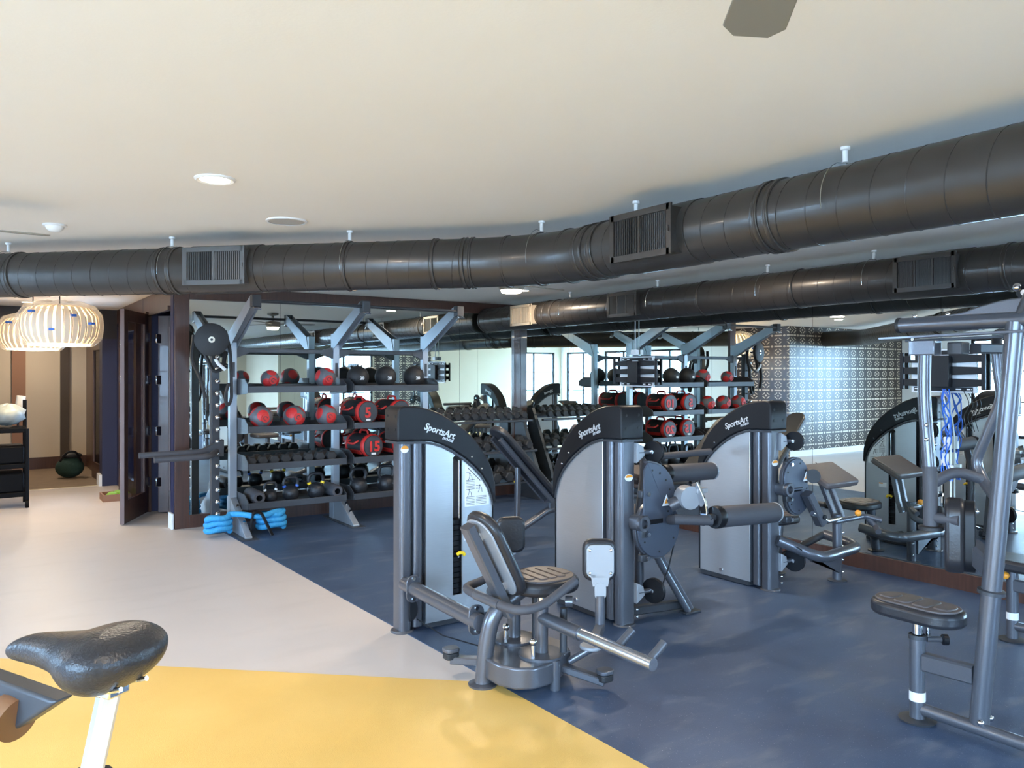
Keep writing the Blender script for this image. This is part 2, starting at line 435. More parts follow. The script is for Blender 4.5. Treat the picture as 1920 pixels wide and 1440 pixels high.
# far opening and far wall
struct(G().bx(FX0, 2.2, 13.3, 13.45, 2.22, CEIL), 'wall_far_header', m_dark, smooth=0)
struct(G().bx(1.60, 1.80, 13.3, 13.6, 0, 2.22), 'wall_far_pier', m_navy, smooth=0)
struct(G().bx(1.56, 1.60, 13.32, 13.6, 0, .17), 'baseboard_pier', m_white)
fw = struct(G().bx(-1.2, 2.3, FY1, FY1 + .12, 0, CEIL), 'wall_far', m_cream, smooth=0)
struct(G().bx(-1.2, 1.7, FY1 - .03, FY1, 0, .21), 'baseboard_far', m_wood)
xa, xb = P(22, 800, Y=FY1 - .05).x, P(48, 800, Y=FY1 - .05).x
G().bx(xa, xb, FY1 - .08, FY1, 0, CEIL).out('pilaster', m_card, fw)
xa, xb = P(113, 800, Y=FY1 - .05).x, P(129, 800, Y=FY1 - .05).x
G().bx(xa, xb, FY1 - .08, FY1, 0, CEIL).out('pilaster', M('olive_brown_trim', (.07, .05, .035), .6), fw)
struct(G().bx(1.70, 1.82, 13.6, 16.3, 0, CEIL), 'wall_far_side', m_wood, smooth=0)
struct(G().bx(-.2, 1.6, 13.40, 13.46, 0, .006), 'trim_threshold', M('pale_threshold', (.75, .62, .42), .25, .3))
struct(G().bx(FX0, 1.70, 13.46, FY1, 0, .004), 'floor_far_room', M('taupe_carpet', (.22, .16, .11), .8, noise=(5, (.26, .19, .13)), bump=(200, .3)))
# doors: framed leaf with one long glass pane
ndoor = 0
def door(h0, h1, height, hinges=True, t=.045):
    """leaf from hinge point h0 to free edge h1 (x, y)"""
    global ndoor
    ndoor += 1
    a, b = V((*h0, 0)), V((*h1, 0)); L = (b - a).length; ex = (b - a).normalized(); ez = V((0, 0, 1))
    def rect(x0, x1, z0, z1, th): return G().prism([(x0, z0), (x1, z0), (x1, z1), (x0, z1)], a, ex, ez, th)
    o = rect(0, .12, .012, height, t).out('door_%d' % ndoor, m_wood, None, bevel=.003); tag(o, kind='structure')
    rect(L - .12, L - .002, .012, height, t).out('stile', m_wood, o, bevel=.003)
    rect(L - .002, L, .012, height, t).out('edge_band', m_woodl, o)
    rect(.12, L - .12, .012, .27, t).out('bottom_rail', m_wood, o, bevel=.003)
    rect(.12, L - .12, height - .13, height, t).out('top_rail', m_wood, o, bevel=.003)
    rect(.12, .137, .27, height - .13, t * .8).out('glazing_bead', m_woodl, o)
    rect(L - .137, L - .12, .27, height - .13, t * .8).out('glazing_bead', m_woodl, o)
    rect(.137, L - .137, .27, height - .13, .008).out('pane', m_glassd, o, smooth=0)
    if hinges:
        for z in (.38, 1.0, 1.62, height - .28):
            G().box(a + V((0, 0, z)), (.07, .07, .11)).out('hinge', m_chrome, o, bevel=.004)
    return o
door((1.745, 10.47), (1.37, 9.73), 2.42)
door((1.86, 10.36), (2.55, 10.05), 2.40)
door((1.77, 12.58), (1.77, 11.32), 2.40)
door((1.66, 13.62), (1.62, 14.55), 2.20)

# ================================================================== DUCTS
DZ, DR = 2.42, .16
def helix(path, r, pitch, wire, name, parent):
    pts = [V(p) for p in path]; g = G(); acc = 0; prev = None; line = []
    for a, b in zip(pts, pts[1:]):
        n = max(2, int((b - a).length / (pitch / 20)))
        d = (b - a).normalized(); x = d.cross(V((0, 0, 1))).normalized(); y = V((0, 0, 1))
        for k in range(n):
            q = a + (b - a) * k / n
            ang = acc / pitch * 2 * math.pi
            line.append(q + (x * math.cos(ang) + y * math.sin(ang)) * r); acc += (b - a).length / n
    return g.tube(line, wire, n=5).out(name, m_duct2, parent)
def collar(c, d, name, parent, w=.05, r=DR + .006):
    c = V(c); d = V(d).normalized()
    return G().lathe([(DR, -w / 2), (r, -w / 2), (r + .003, -w * .4), (r, -w * .2), (r, w * .2), (r + .003, w * .4), (r, w / 2), (DR, w / 2)], c, d, 40).out(name, m_duct, parent)
def register(c, nrm, parent, mat, sections=2):
    """rectangular grille box: c on the duct axis, facing nrm"""
    c = V(c); n = V(nrm).normalized(); ex = V((0, 0, 1)).cross(n).normalized(); ez = V((0, 0, 1))
    Mx = Matrix((ex, n, ez)).transposed()
    W2, H2 = .215, .115
    duct = parent
    parent = G().box(c + n * .10 + ez * .0, (2 * W2, .2, 2 * H2), M=Mx).out('register_box', mat, duct, bevel=.003)
    f = c + n * .2
    for a, b, cc, dd in ((-W2, W2, H2 - .02, H2 + .012), (-W2, W2, -H2 - .012, -H2 + .02), (-W2 - .012, -W2 + .02, -H2 - .012, H2 + .012), (W2 - .02, W2 + .012, -H2 - .012, H2 + .012)):
        G().box(f + ex * (a + b) / 2 + ez * (cc + dd) / 2 + n * .006, (b - a, .012, dd - cc), M=Mx).out('register_frame', mat, parent)
    w = (2 * W2 - .04) / sections
    for s in range(sections):
        x0 = -W2 + .02 + s * w
        if s: G().box(f + ex * x0 + n * .006, (.014, .012, 2 * H2 - .04), M=Mx).out('register_divider', mat, parent)
        G().box(f + ex * (x0 + w / 2) + n * .0012, (w - .01, .002, 2 * H2 - .04), M=Mx).out('register_throat', m_grillein, parent)
        g = G(); N = 13
        for k in range(N):
            Mr = Mx @ Matrix.Rotation(math.radians(35 if s == 0 else -25), 3, 'Z')
            g.box(f + ex * (x0 + .012 + (w - .024) * k / (N - 1)) + n * .007, (.010 if s == 0 else .004, .003, 2 * H2 - .045), M=Mr)
        o = g.out('louvres', mat, parent); o['kind'] = 'stuff'
    G().box(f + ex * (W2 - .004) + n * .014, (.008, .012, .03), M=Mx).out('damper_lever', mat, parent)
    G().tube([c - ex * .26, c + ex * .26], DR + .006, n=36).out('register_saddle', m_duct, duct)
# duct over the machines: along Y, then a 45 degree elbow to the left
dpath = [V((3.055, -4.4, DZ)), V((3.055, 4.045, DZ)), V((-2.0, 9.1, DZ)), V((-2.0, 9.99, DZ))]
d1 = thing('spiral_duct', 'charcoal round spiral duct with an elbow crossing the ceiling above the weight machines', 'duct', (3.055, 4.045, DZ - DR))
G().tube(dpath, DR, n=48, fil=.55, seg=10).out('duct_pipe', m_duct, d1)
helix([dpath[0], V((3.055, 3.55, DZ))], DR, .145, .0032, 'spiral_seam', d1)
helix([V((2.68, 4.42, DZ)), V((-1.7, 8.8, DZ))], DR, .145, .0032, 'spiral_seam', d1)
for y in (2.26, 2.32, 3.47, 3.62): collar((3.055, y, DZ), (0, 1, 0), 'coupling', d1, .03)
q = V((-1, 1, 0)).normalized(); e0 = V((3.055, 4.045, DZ))
for s in (.55, .75, 1.35, 2.62, 2.72, 3.9): collar(e0 + q * s, q, 'coupling', d1, .03)
for k in range(5):
    t = k / 4; a = math.radians(45 * t)
    c = V((3.055, 3.55, DZ)) * (1 - t) ** 2 + e0 * 2 * t * (1 - t) + (e0 + q * .5) * t * t
    collar(c, V((-math.sin(a), math.cos(a), 0)), 'elbow_seam', d1, .02)
register((3.055, 3.005, 2.42), (-1, 0, 0), d1, m_duct)
register(V((3.055 - 1.585, 4.045 + 1.585, 2.42)), (-1, -1, 0), d1, M('register_grey', (.10, .10, .10), .4, .3))
d2 = thing('spiral_duct', 'charcoal round spiral duct running along the top of the mirrored right wall', 'duct', (5.81, 4, DZ - DR))
G().tube([(5.81, -4.4, DZ), (5.81, 9.13, DZ)], DR, n=48).out('duct_pipe', m_duct, d2)
helix([V((5.81, -4.3, DZ)), V((5.81, 9.1, DZ))], DR, .145, .0032, 'spiral_seam', d2)
for y in (9.1, 7.66, 7.5, 5.2, 4.15, 2.5): collar((5.81, y, DZ), (0, 1, 0), 'coupling', d2, .03)
register((5.81, 8.02, 2.42), (-1, 0, 0), d2, m_tan)
register((5.81, 6.18, 2.42), (-1, 0, 0), d2, m_duct, 3)
register((5.81, 3.0, 2.42), (-1, 0, 0), d2, m_duct, 3)
hang = [(3.055, 1.97), (3.055, 3.25), (2.958, 4.005), (2.093, 5.007), (1.156, 5.944), (.212, 6.888), (5.81, 7.3), (5.81, 5.86), (5.81, 4.5), (5.81, 3.5)]
hl = ['over the near right stretch of the elbowed duct', 'above the grille box of the elbowed duct', 'at the elbow of the charcoal duct', 'left of the elbow over the rack', 'left of the grille facing the camera', 'at the far left end of the elbowed duct', 'by the tan grille on the wall duct', 'over the second grille of the wall duct', 'over the bright spot of the wall duct', 'at the near right end of the wall duct']
for (x, y), l in zip(hang, hl):
    t = thing('duct_hanger', 'white ceiling anchor with wires ' + l, 'hanger', (x, y, CEIL - .07), 'white anchors that carry the ducts')
    G().lathe([(.02, 0), (.02, -.012), (.011, -.016), (.011, -.06), (.014, -.065), (.004, -.07)], (x, y, CEIL), (0, 0, 1), 14).out('anchor', m_white, t)
    dr = V((1, 0, 0)) if y < 4.0 or x > 5 else V((.924, .383, 0)) if y < 4.1 else V((1, 1, 0)).normalized()
    hr_ = .030 if 3.9 < y < 4.1 else .015
    for s in (-1, 1):
        pts = [V((x, y, CEIL - .066))] + [V((x, y, DZ)) + dr * s * math.sin(a) * (DR + hr_) + V((0, 0, math.cos(a) * (DR + hr_))) for a in [math.radians(20 + 12 * k) for k in range(8)]]
        G().tube(pts, .002, n=5).out('wire', m_mirror_edge, t)

# ================================================================== CEILING FITTINGS
m_led = M('downlight_lens', (1, .9, .75), .5, emit=((1, .80, .55), 22))
def downlight(x, y, label, power=13):
    t = thing('downlight', label, 'downlight', (x, y, CEIL - .012), 'recessed ceiling downlights')
    G().lathe([(.072, 0), (.098, 0), (.098, -.006), (.088, -.012), (.072, -.008), (.072, 0)], (x, y, CEIL), (0, 0, 1), 32).out('trim_ring', m_white, t)
    G().lathe([(.0, -.004), (.072, -.004), (.072, -.001), (0, -.001)], (x, y, CEIL), (0, 0, 1), 32).out('lens', m_led, t)
    l = bpy.data.lights.new('downlight_lamp', 'AREA'); l.shape = 'DISK'; l.size = .13; l.energy = power; l.color = (1, .84, .66)
    o = bpy.data.objects.new('downlight_lamp', l); o.location = (x, y, CEIL - .016); COL.objects.link(o)
for x, y, l in ((.984, 4.04, 'lit downlight alone on the ceiling left of the elbowed duct'), (5.23, 7.45, 'lit downlight in the mirrored corner by the wall duct'), (4.9, 4.4, 'lit downlight between the two ducts above the third machine'), (.17, 8.26, 'lit downlight in front of the foyer, seen in the right mirror'), (-2.2, 4.0, 'lit downlight by the papered wall, out at the left'), (-2.2, .5, 'lit downlight by the left windows'), (1.0, .3, 'lit downlight behind the camera'), (4.9, .6, 'lit downlight at the near right between the ducts'), (.6, 12.4, 'lit downlight over the foyer floor'), (.75, 15.2, 'unseen downlight added to light the far room beyond the foyer')):
    downlight(x, y, l, 14 if y > 13 else 5 if y > 12 else 3 if y > 8 else 15)  # the far-room lamp is an unseen addition that warms the far wall
g = G().lathe([(.0, -.006), (.112, -.006), (.112, 0), (0, 0)], (1.627, 4.9, CEIL), (0, 0, 1), 40)
sp = tag(thing('ceiling_speaker', 'round flush speaker grille in the ceiling left of the elbow', 'speaker', (1.627, 4.9, CEIL - .012)))
g.out('speaker_grille', M('speaker_mesh', (.50, .46, .41), .7, bump=(400, .5)), sp)
G().lathe([(.112, 0), (.125, 0), (.125, -.008), (.112, -.010)], (1.627, 4.9, CEIL), (0, 0, 1), 40, caps=False).out('speaker_rim', m_white, sp)
sd = thing('smoke_detector', 'small white domed smoke detector on the ceiling at left', 'smoke detector', (.433, 5.87, CEIL - .05))
G().lathe([(.0, -.012), (.07, -.012), (.072, -.006), (.07, 0), (0, 0)], (.433, 5.87, CEIL), (0, 0, 1), 28).out('detector_base', m_white, sd)
G().lathe([(.055, -.012), (.05, -.028), (.032, -.045), (.0, -.048)], (.433, 5.87, CEIL), (0, 0, 1), 28).out('detector_dome', m_white, sd)
m_fan = M('fan_blade_taupe', (.22, .20, .165), .45)
def fan(x, y, a0, label, light, R=.66):
    t = thing('ceiling_fan', label, 'ceiling fan', (x, y, 2.39), 'ceiling fans')
    G().lathe([(.0, 0), (.09, 0), (.085, -.03), (.02, -.05), (.02, -.12), (.11, -.14), (.12, -.19), (.10, -.22), (0, -.225)], (x, y, CEIL), (0, 0, 1), 32).out('motor_housing', m_fan, t)
    if light:
        G().lathe([(.095, -.225), (.085, -.245), (.0, -.25)], (x, y, CEIL), (0, 0, 1), 28).out('light_lens', m_led, t)
        l = bpy.data.lights.new('fan_lamp', 'AREA'); l.shape = 'DISK'; l.size = .16; l.energy = 18; l.color = (1, .84, .66)
        o = bpy.data.objects.new('fan_lamp', l); o.location = (x, y, CEIL - .26); COL.objects.link(o)
    for k in range(3):
        a = math.radians(a0 + 120 * k); d = V((math.cos(a), math.sin(a), 0)); w = V((-math.sin(a), math.cos(a), .12)).normalized()
        G().prism([(.10, -.03), (.2, -.055), (R - .05, -.07), (R, -.04), (R, .04), (R - .05, .07), (.2, .055), (.10, .03)], V((x, y, CEIL - .17)), d, w, .008).out('blade', m_fan, t, bevel=.002)
fan(3.95, 5.8, 10, 'grey ceiling fan with a lit lens between the two ducts', True)
fan(-.30, 5.20, 3, 'grey ceiling fan with a blade tip showing at the left edge', False)
fan(1.06, .72, 48, 'grey ceiling fan whose blade shows at the top edge', False)

# ================================================================== FOYER THINGS
m_shade = M('pendant_slat', (.70, .58, .42), .6)
m_bulb = M('pendant_diffuser', (1, .9, .72), .5, emit=((1, .80, .52), 9))
def pendant(c, r, h, label):
    c = V(c)
    t = thing('pendant_lamp', label, 'pendant lamp', c - V((0, 0, h / 2)), 'slatted pendant lamps wrapped in plastic')
    prof = [(.45, .5), (.78, .44), (.96, .25), (1.0, 0), (.94, -.25), (.80, -.42)]
    N = 30; first = None
    for k in range(N):
        a = 2 * math.pi * k / N; d = V((math.cos(a), math.sin(a), 0))
        if first is None:
            w = d.cross(V((0, 0, 1))) * (r * math.pi / N * .62)
            rings = [[c + d * (q * r) + V((0, 0, z * h)) - w * q, c + d * (q * r) + V((0, 0, z * h)) + w * q, c + d * (q * r - .006) + V((0, 0, z * h)) + w * q, c + d * (q * r - .006) + V((0, 0, z * h)) - w * q] for q, z in prof]
            first = G().quad_strip(rings).out('slat', m_shade, t)
            base = first.location - c
        else:
            s = first.copy(); COL.objects.link(s)
            s.matrix_basis = Matrix.Translation(c) @ Matrix.Rotation(a, 4, 'Z') @ Matrix.Translation(base)
    G().lathe([(.0, -.43 * h), (.78 * r, -.43 * h), (.74 * r, -.46 * h), (.0, -.50 * h)], c, (0, 0, 1), 36).out('diffuser', m_bulb, t)
    G().lathe([(0.0, .50 * h), (.47 * r, .50 * h), (.47 * r, .47 * h), (.1 * r, .52 * h), (0, .56 * h)], c, (0, 0, 1), 30).out('top_cap', m_shade, t)
    G().tube([c + V((0, 0, .5 * h)), V((c.x, c.y, CEIL))], .006, n=8).out('cord', m_black, t)
    rings = []; random.seed(int(r * 1000))
    for q, z in [(.2, .60), (.55, .60), (.86, .50), (1.05, .28), (1.10, 0), (1.04, -.28), (.86, -.45), (.72, -.47)]:
        rings.append([c + V((math.cos(2 * math.pi * k / 40) * q * r * (1 + random.uniform(-.04, .04)), math.sin(2 * math.pi * k / 40) * q * r * (1 + random.uniform(-.04, .04)), (z + random.uniform(-.02, .02)) * h)) for k in range(40)])
    G().quad_strip(rings, caps=False).out('plastic_wrap', m_film, t)
    for k in range(4):
        a = math.radians(230 + 26 * k); z = (.3, -.12, .22, .05)[k]
        G().box(c + V((math.cos(a) * 1.12 * r, math.sin(a) * 1.12 * r, z * h)), (.05, .05, .025), rz=a).out('blue_tape', m_cable, t)
    l = bpy.data.lights.new('pendant_glow', 'POINT'); l.energy = 8; l.color = (1, .76, .48); l.shadow_soft_size = r * .3
    o = bpy.data.objects.new('pendant_glow', l); o.location = c - V((0, 0, h * .58)); COL.objects.link(o)
pendant(P(112, 612, d=8.8), .40, .46, 'nearer lit pendant lamp of cream slats wrapped in plastic')
pendant(P(62, 627, d=9.9), .37, .42, 'farther lit pendant lamp half hidden behind the nearer one')
m_trol = M('trolley_black', (.004, .004, .005), .6, spec=.12)
# black trolley with a plastic bag and a paper roll
c0 = P(12, 955, Z=0); tr = thing('supply_trolley', 'black wheeled trolley with shelves at the left edge by the foyer', 'trolley', (c0.x, c0.y + .3, 0))
tx0, tx1, ty0, ty1 = c0.x - .28, c0.x + .22, c0.y, c0.y + .55
for x in (tx0, tx1):
    for y in (ty0, ty1):
        G().tube([(x, y, .1), (x, y, 1.35 if y == ty1 else 1.0)], .022, sq=(.045, .045)).out('post', m_trol, tr)
        G().cyl((x - .02, y, .05), (x + .02, y, .05), .05).out('wheel', m_trol, tr)
for z in (.14, .5, .95): G().bx(tx0, tx1, ty0, ty1, z, z + .06).out('shelf', m_trol, tr, bevel=.008)
G().bx(tx0 + .03, tx1 - .03, ty0 + .02, ty1 - .02, .20, .44).out('bin', m_trol, tr, bevel=.02)
G().bx(tx0 + .05, tx1 - .03, ty0 + .02, ty1 - .02, .56, .78).out('bin', m_trol, tr, bevel=.02)
bgc = V(((tx0 + tx1) / 2 + .05, ty0 + .2, 1.175))
random.seed(3); rings = []
for j in range(9):
    th = math.pi * (j + .01) / 8.02
    rings.append([bgc + V((math.sin(th) * math.cos(2 * math.pi * k / 22) * .20, math.sin(th) * math.sin(2 * math.pi * k / 22) * .20, -math.cos(th) * .135)) * random.uniform(.86, 1.1) for k in range(22)])
tag(G().quad_strip(rings).out('plastic_bag', M('grey_bag_film', (.30, .33, .32), .35), None, smooth=60), 'crumpled clear plastic bag lying on the black trolley', 'bag')
pr = P(37, 762, d=10.6)
rl = thing('paper_roll', 'white paper towel roll leaning on a stick above the trolley', 'paper roll', pr - V((0, 0, .14)))
ax = V((.10, -.1, .9)).normalized()
G().lathe([(.02, -.14), (.055, -.14), (.055, .14), (.02, .14)], pr, ax, 24, caps=False).out('paper', m_paper, rl)
G().tube([pr - ax * .15, pr + ax * .13], .02, n=10).out('core', m_card, rl)
G().tube([V((tx1 - .08, ty1 - .08, 1.012)), V((tx1 - .08, ty1 - .08, 1.09)), pr - ax * .13], .012, n=8, fil=.05).out('stick', m_black, rl)
# green bag on the far floor, tray of cleaning things behind the door
gb = P(132, 897, Z=0.004)
bgo = thing('duffel_bag', 'dark green duffel bag lying on the far room floor', 'bag', gb)
G().ball(gb + V((0, .1, .17)), .2, (1.05, .8, .85), 20, 10).out('bag_body', m_bagg, bgo)
G().tube([gb + V((-.15, -.02, .28)), gb + V((-.05, -.08, .44)), gb + V((.07, -.08, .44)), gb + V((.15, 0, .28))], .018, n=8, fil=.06).out('bag_handle', m_black, bgo)
G().ball(gb + V((.03, .08, .36)), .10, (1.5, .9, .5), 14, 8).out('bag_flap', m_rubber, bgo)
ty = P(212, 940, Z=0)
tb = thing('cardboard_tray', 'shallow cardboard tray on the beige floor behind the open door', 'tray', ty + V((.1, .1, 0)))
for a in ((-.12, .28, -.02, 0, 0, .09), (-.12, .28, .33, .35, 0, .09), (-.12, -.10, 0, .33, 0, .09), (.26, .28, 0, .33, 0, .09)):
    G().bx(ty.x + a[0], ty.x + a[1], ty.y + a[2], ty.y + a[3], a[4], a[5]).out('tray_side', m_card, tb)
G().bx(ty.x - .10, ty.x + .26, ty.y, ty.y + .33, 0, .008).out('tray_bottom', m_card, tb)
for k, (dx, dy, l) in enumerate(((0, .10, 'lime green packet at the near end of the tray'), (.15, .08, 'lime green packet at the door side of the tray'), (.09, .22, 'lime green packet at the back of the tray'))):
    o = G().ball(V((ty.x + dx, ty.y + dy, .065)), .06, (1.2, .9, .9), 12, 7).out('green_packet', m_green, None); o['group'] = 'green packets in the tray'
    tag(o, l, 'packet')
# ================================================================== STORAGE RACK ON THE BACK WALL
UX = [2.32, 3.49, 4.66]; UY = 8.78
rk = thing('storage_rack', 'tall grey steel storage rack with shelves and pull-up arms before the back mirror', 'rack', (3.49, 8.6, 0))
for i, x in enumerate(UX):
    G().bx(x - .038, x + .038, UY - .038, UY + .038, .01, 2.16).out('upright', m_silver, rk, bevel=.004)
    # top gusset arm reaching forward and up to the pull-up bar
    for s in (-1, 1):
        G().prism([(.05, 1.93), (-.05, 2.16), (-.80, 2.47), (-.88, 2.47), (-.88, 2.39)], (x + s * .041, UY, 0), (0, 1, 0), (0, 0, 1), .006).out('arm_plate', m_silver, rk)
    G().tube([(x, UY - .04, 2.06), (x, UY - .86, 2.42)], .03, sq=(.07, .06)).out('arm', m_silver, rk)
    G().box((x, UY - .85, 2.42), (.09, .09, .12)).out('arm_socket', m_rackdk, rk, bevel=.005)
    G().tube([(x - .03, UY - .87, 2.37), (x - .03, UY - .92, 2.34), (x + .03, UY - .92, 2.34), (x + .03, UY - .87, 2.37)], .008, n=8).out('arm_hook', m_chrome, rk)
    # foot gusset and base plate
    G().prism([(-.04, .36), (-.62, .03), (-.62, .012), (.10, .012), (.10, .36)], (x, UY, 0), (0, 1, 0), (0, 0, 1), .07).out('foot_gusset', m_silver, rk, bevel=.004)
    G().bx(x - .08, x + .08, UY - .68, UY + .2, .004, .014).out('base_plate', m_rackdk, rk)
    for k in range(3): G().cyl((x + .0, UY - .2 - .12 * k, .275 - .068 * k), (x, UY - .215 - .12 * k, .30 - .068 * k), .016, n=6).out('bolt', m_chrome, rk)
    G().box((x, UY - .041, 1.74), (.03, .006, .16)).out('height_plate', m_rackdk, rk)
for a, b in ((0, 1), (1, 2)):
    x0, x1 = UX[a] + .038, UX[b] - .038
    G().tube([(UX[a], UY - .87, 2.42), (UX[b], UY - .87, 2.42)], .017, n=14).out('pull_up_bar', m_rackdk, rk)
    G().tube([(x0, UY, 1.95), (x1, UY, 1.95)], .02, sq=(.04, .05)).out('cross_beam', m_rackdk, rk)
    for x in (x0, x1):
        G().prism([(0, 1.87), (0, 2.0), (.13, 1.97), (.13, 1.92)] if x == x0 else [(0, 1.87), (0, 2.0), (-.13, 1.97), (-.13, 1.92)], (x, UY, 0), (1, 0, 0), (0, 0, 1), .05).out('beam_bracket', m_rackdk, rk)
    for z in (1.53, 1.11, .72, .31):
        yf, yb = 8.34, 8.87
        G().bx(x0, x1, yf, yb, z - .012, z).out('shelf_tray', m_rackdk, rk)
        G().bx(x0 + .01, x1 - .01, yf - .012, yf, z - .035, z + .035).out('shelf_lip', m_rackdk, rk, bevel=.003)
        G().bx(x0, x1, yb, yb + .01, z - .03, z + .05).out('shelf_back', m_rackdk, rk)
        for x in (x0, x1):
            s = 1 if x == x0 else -1
            G().prism([(yf, z - .035), (yf, z + .05), (yf + .12, z + .11), (UY + .05, z + .11), (UY + .05, z - .07), (yf + .12, z - .05)], (x + s * .006, 0, 0), (0, 1, 0), (0, 0, 1), .008).out('shelf_bracket', m_rackdk, rk)
# --- medicine balls
def med_ball(c, r, label, group, black=False, rot=None):
    c = V(c)
    t = thing('slam_ball' if black else 'medicine_ball', label, 'ball', c - V((0, 0, r)), group)
    b = G().ball((0, 0, 0), r, nu=28, nv=18).out('ball_skin', m_rubber if black else m_ball, None)
    ALLOBJ.remove(b); ALLOBJ.append(b)
    b.parent = t; b.matrix_parent_inverse = Matrix.Identity(4)
    b.location = V((0, 0, r)) ; b.location = (0, 0, r)
    me = b.data
    for v in me.vertices: v.co.z -= r          # sphere centred on its own origin
    b.rotation_euler = rot or (math.radians(random.uniform(15, 45)), math.radians(random.uniform(-30, 30)), math.radians(random.uniform(0, 90)))
    d = (V((0, 0, CAM_H)) - c); d = (d.normalized() + V((.35, -.1, -.12))).normalized()
    ex = V((0, 0, 1)).cross(d).normalized(); ey = d.cross(ex)
    o = c + d * (r + .001)
    if black:
        text('ball_mark', '20', m_label, t, o - ex * .022 - ey * .015, ex, ey, .05, .003, bold=.002)
    else:
        G().lathe([(0, -.008), (.045, -.008), (.044, .001), (0, .003)], o, d, 24).out('logo_disc', m_red, t)
        G().tube([o + d * .003 + (ex * math.cos(a) + ey * math.sin(a)) * .02 for a in [k * .45 for k in range(12)]], .004, n=6).out('logo_ring', m_rackdk, t)
    return t
mb = 'grey and red medicine balls on the rack'
med_ball(P(506, 711, Y=8.62) + V((0, 0, 0)), .10, 'smallest grey and red medicine ball on the top shelf', mb)
p = P(610, 707, Y=8.58); med_ball((p.x, p.y, 1.53 + .118), .118, 'grey and red medicine ball at the right of the top shelf', mb)
for u, l in ((490, 'left'), (552, 'middle'), (612, 'right')):
    p = P(u, 776, Y=8.50); med_ball((p.x, p.y, 1.11 + .12), .12, '%s one of three grey and red medicine balls on the second shelf' % l, mb)
for u, l in ((671, 'leftmost'), (723, 'middle'), (776, 'rightmost')):
    p = P(u, 704, Y=8.55); med_ball((p.x, p.y, 1.53 + .128), .128, '%s black slam ball on the top shelf' % l, 'black slam balls on the top shelf', True)
# --- sandbags
def sandbag(cap, num, label, r=.135, L=.43, dirn=(-.10, 1.0, 0)):
    cap = V(cap); a = V(dirn).normalized(); ez = V((0, 0, 1)); f = -a
    t = thing('sandbag', label, 'sandbag', cap + a * L / 2 - ez * r, 'red and black sandbags on the rack')
    G().lathe([(0, 0), (r * .92, 0), (r, .03), (r, L - .03), (r * .92, L), (0, L)], cap, a, 28).out('bag_body', m_rubber, t)
    for h in (.0, L - .07):
        G().lathe([(r * .93, h), (r + .004, h + .02), (r + .004, h + .06), (r * .97, h + .07)], cap, a, 28, caps=False).out('red_band', m_red, t)
    ex = f.cross(ez).normalized() * -1
    side = a.cross(ez).normalized()
    for s in (-1, 1):
        G().prism([(.08, -.025), (L - .08, -.025), (L - .08, .025), (.08, .025)], cap + side * s * (r * .86) + ez * (-r * .52), a, (side * s * .5 + ez * .87), .012).out('red_strap', m_red, t)
        G().tube([cap + a * .12 + side * s * r * .95 + ez * .06, cap + a * .12 + side * s * (r + .05) + ez * .03, cap + a * (L - .12) + side * s * (r + .05) + ez * .03, cap + a * (L - .12) + side * s * r * .95 + ez * .06], .012, n=8, fil=.03).out('handle', m_red, t)
    G().tube([cap + a * .12 + ez * r * .98, cap + a * .14 + ez * (r + .04), cap + a * (L - .14) + ez * (r + .04), cap + a * (L - .12) + ez * r * .98], .012, n=8, fil=.03).out('handle', m_red, t)
    ex = ez.cross(f).normalized()
    G().lathe([(0, -.006), (r * .86, -.004), (r * .86, 0), (0, 0)], cap, a, 28).out('end_cap', m_rackdk, t)
    text('bag_number', num, m_red, t, cap + f * .009 - ex * (.045 if len(num) == 1 else .075) - ez * .055, ex, ez, .16, .003, bold=.006)
    G().box(cap + f * .008 - ez * .085, (.055, .006, .022), rz=math.atan2(ex.y, ex.x)).out('bag_tag', m_label, t)
    return t
p = P(684, 775, Y=8.42); p.x += .04; sandbag((p.x, p.y, 1.11 + .142), '5', 'red and black sandbag numbered 5 on the second shelf')
sandbag((p.x + .42, p.y, 1.11 + .142), '10', 'red and black sandbag at the right end of the second shelf')
p = P(700, 842, Y=8.40); sandbag((p.x, p.y, .72 + .142), '15', 'red and black sandbag numbered 15 on the third shelf')
sandbag((p.x + .40, p.y, .72 + .142), '20', 'red and black sandbag at the right end of the third shelf')
# --- hex dumbbells
def dumbbell(c, a, hr, hl, gap, label, group, handle=None):
    c = V(c); a = V(a).normalized()
    t = thing('dumbbell', label, 'dumbbell', c - V((0, 0, hr * .87)), group)
    for s in (-1, 1):
        x, y, _ = V((0, 0, 1)).cross(a).normalized(), V((0, 0, 1)), a
        rings = []
        for h, q in ((gap / 2, .82), (gap / 2 + .012, 1.0), (gap / 2 + hl - .012, 1.0), (gap / 2 + hl, .80)):
            rings.append([c + a * s * h + (x * math.cos(math.pi / 3 * k) + y * math.sin(math.pi / 3 * k)) * hr * q for k in range(6)])
        G().quad_strip(rings).out('head', m_rubber, t, smooth=25)
    G().lathe([(.013, -gap / 2), (.017, 0), (.013, gap / 2)], c, a, 12).out('handle', handle or m_chrome, t)
    return t
proto = None
for k in range(8):
    u = 470 + 21.3 * k
    p = P(u, 868, Y=8.47)
    l = '%s hex dumbbell from the left on the third shelf of the rack' % ORD[k]
    hr = .056 + .001 * k
    dumbbell((p.x, 8.56, .72 + hr * .87), (0, 1, .0), hr, .085, .12, l, 'hex dumbbells on the rack shelf')
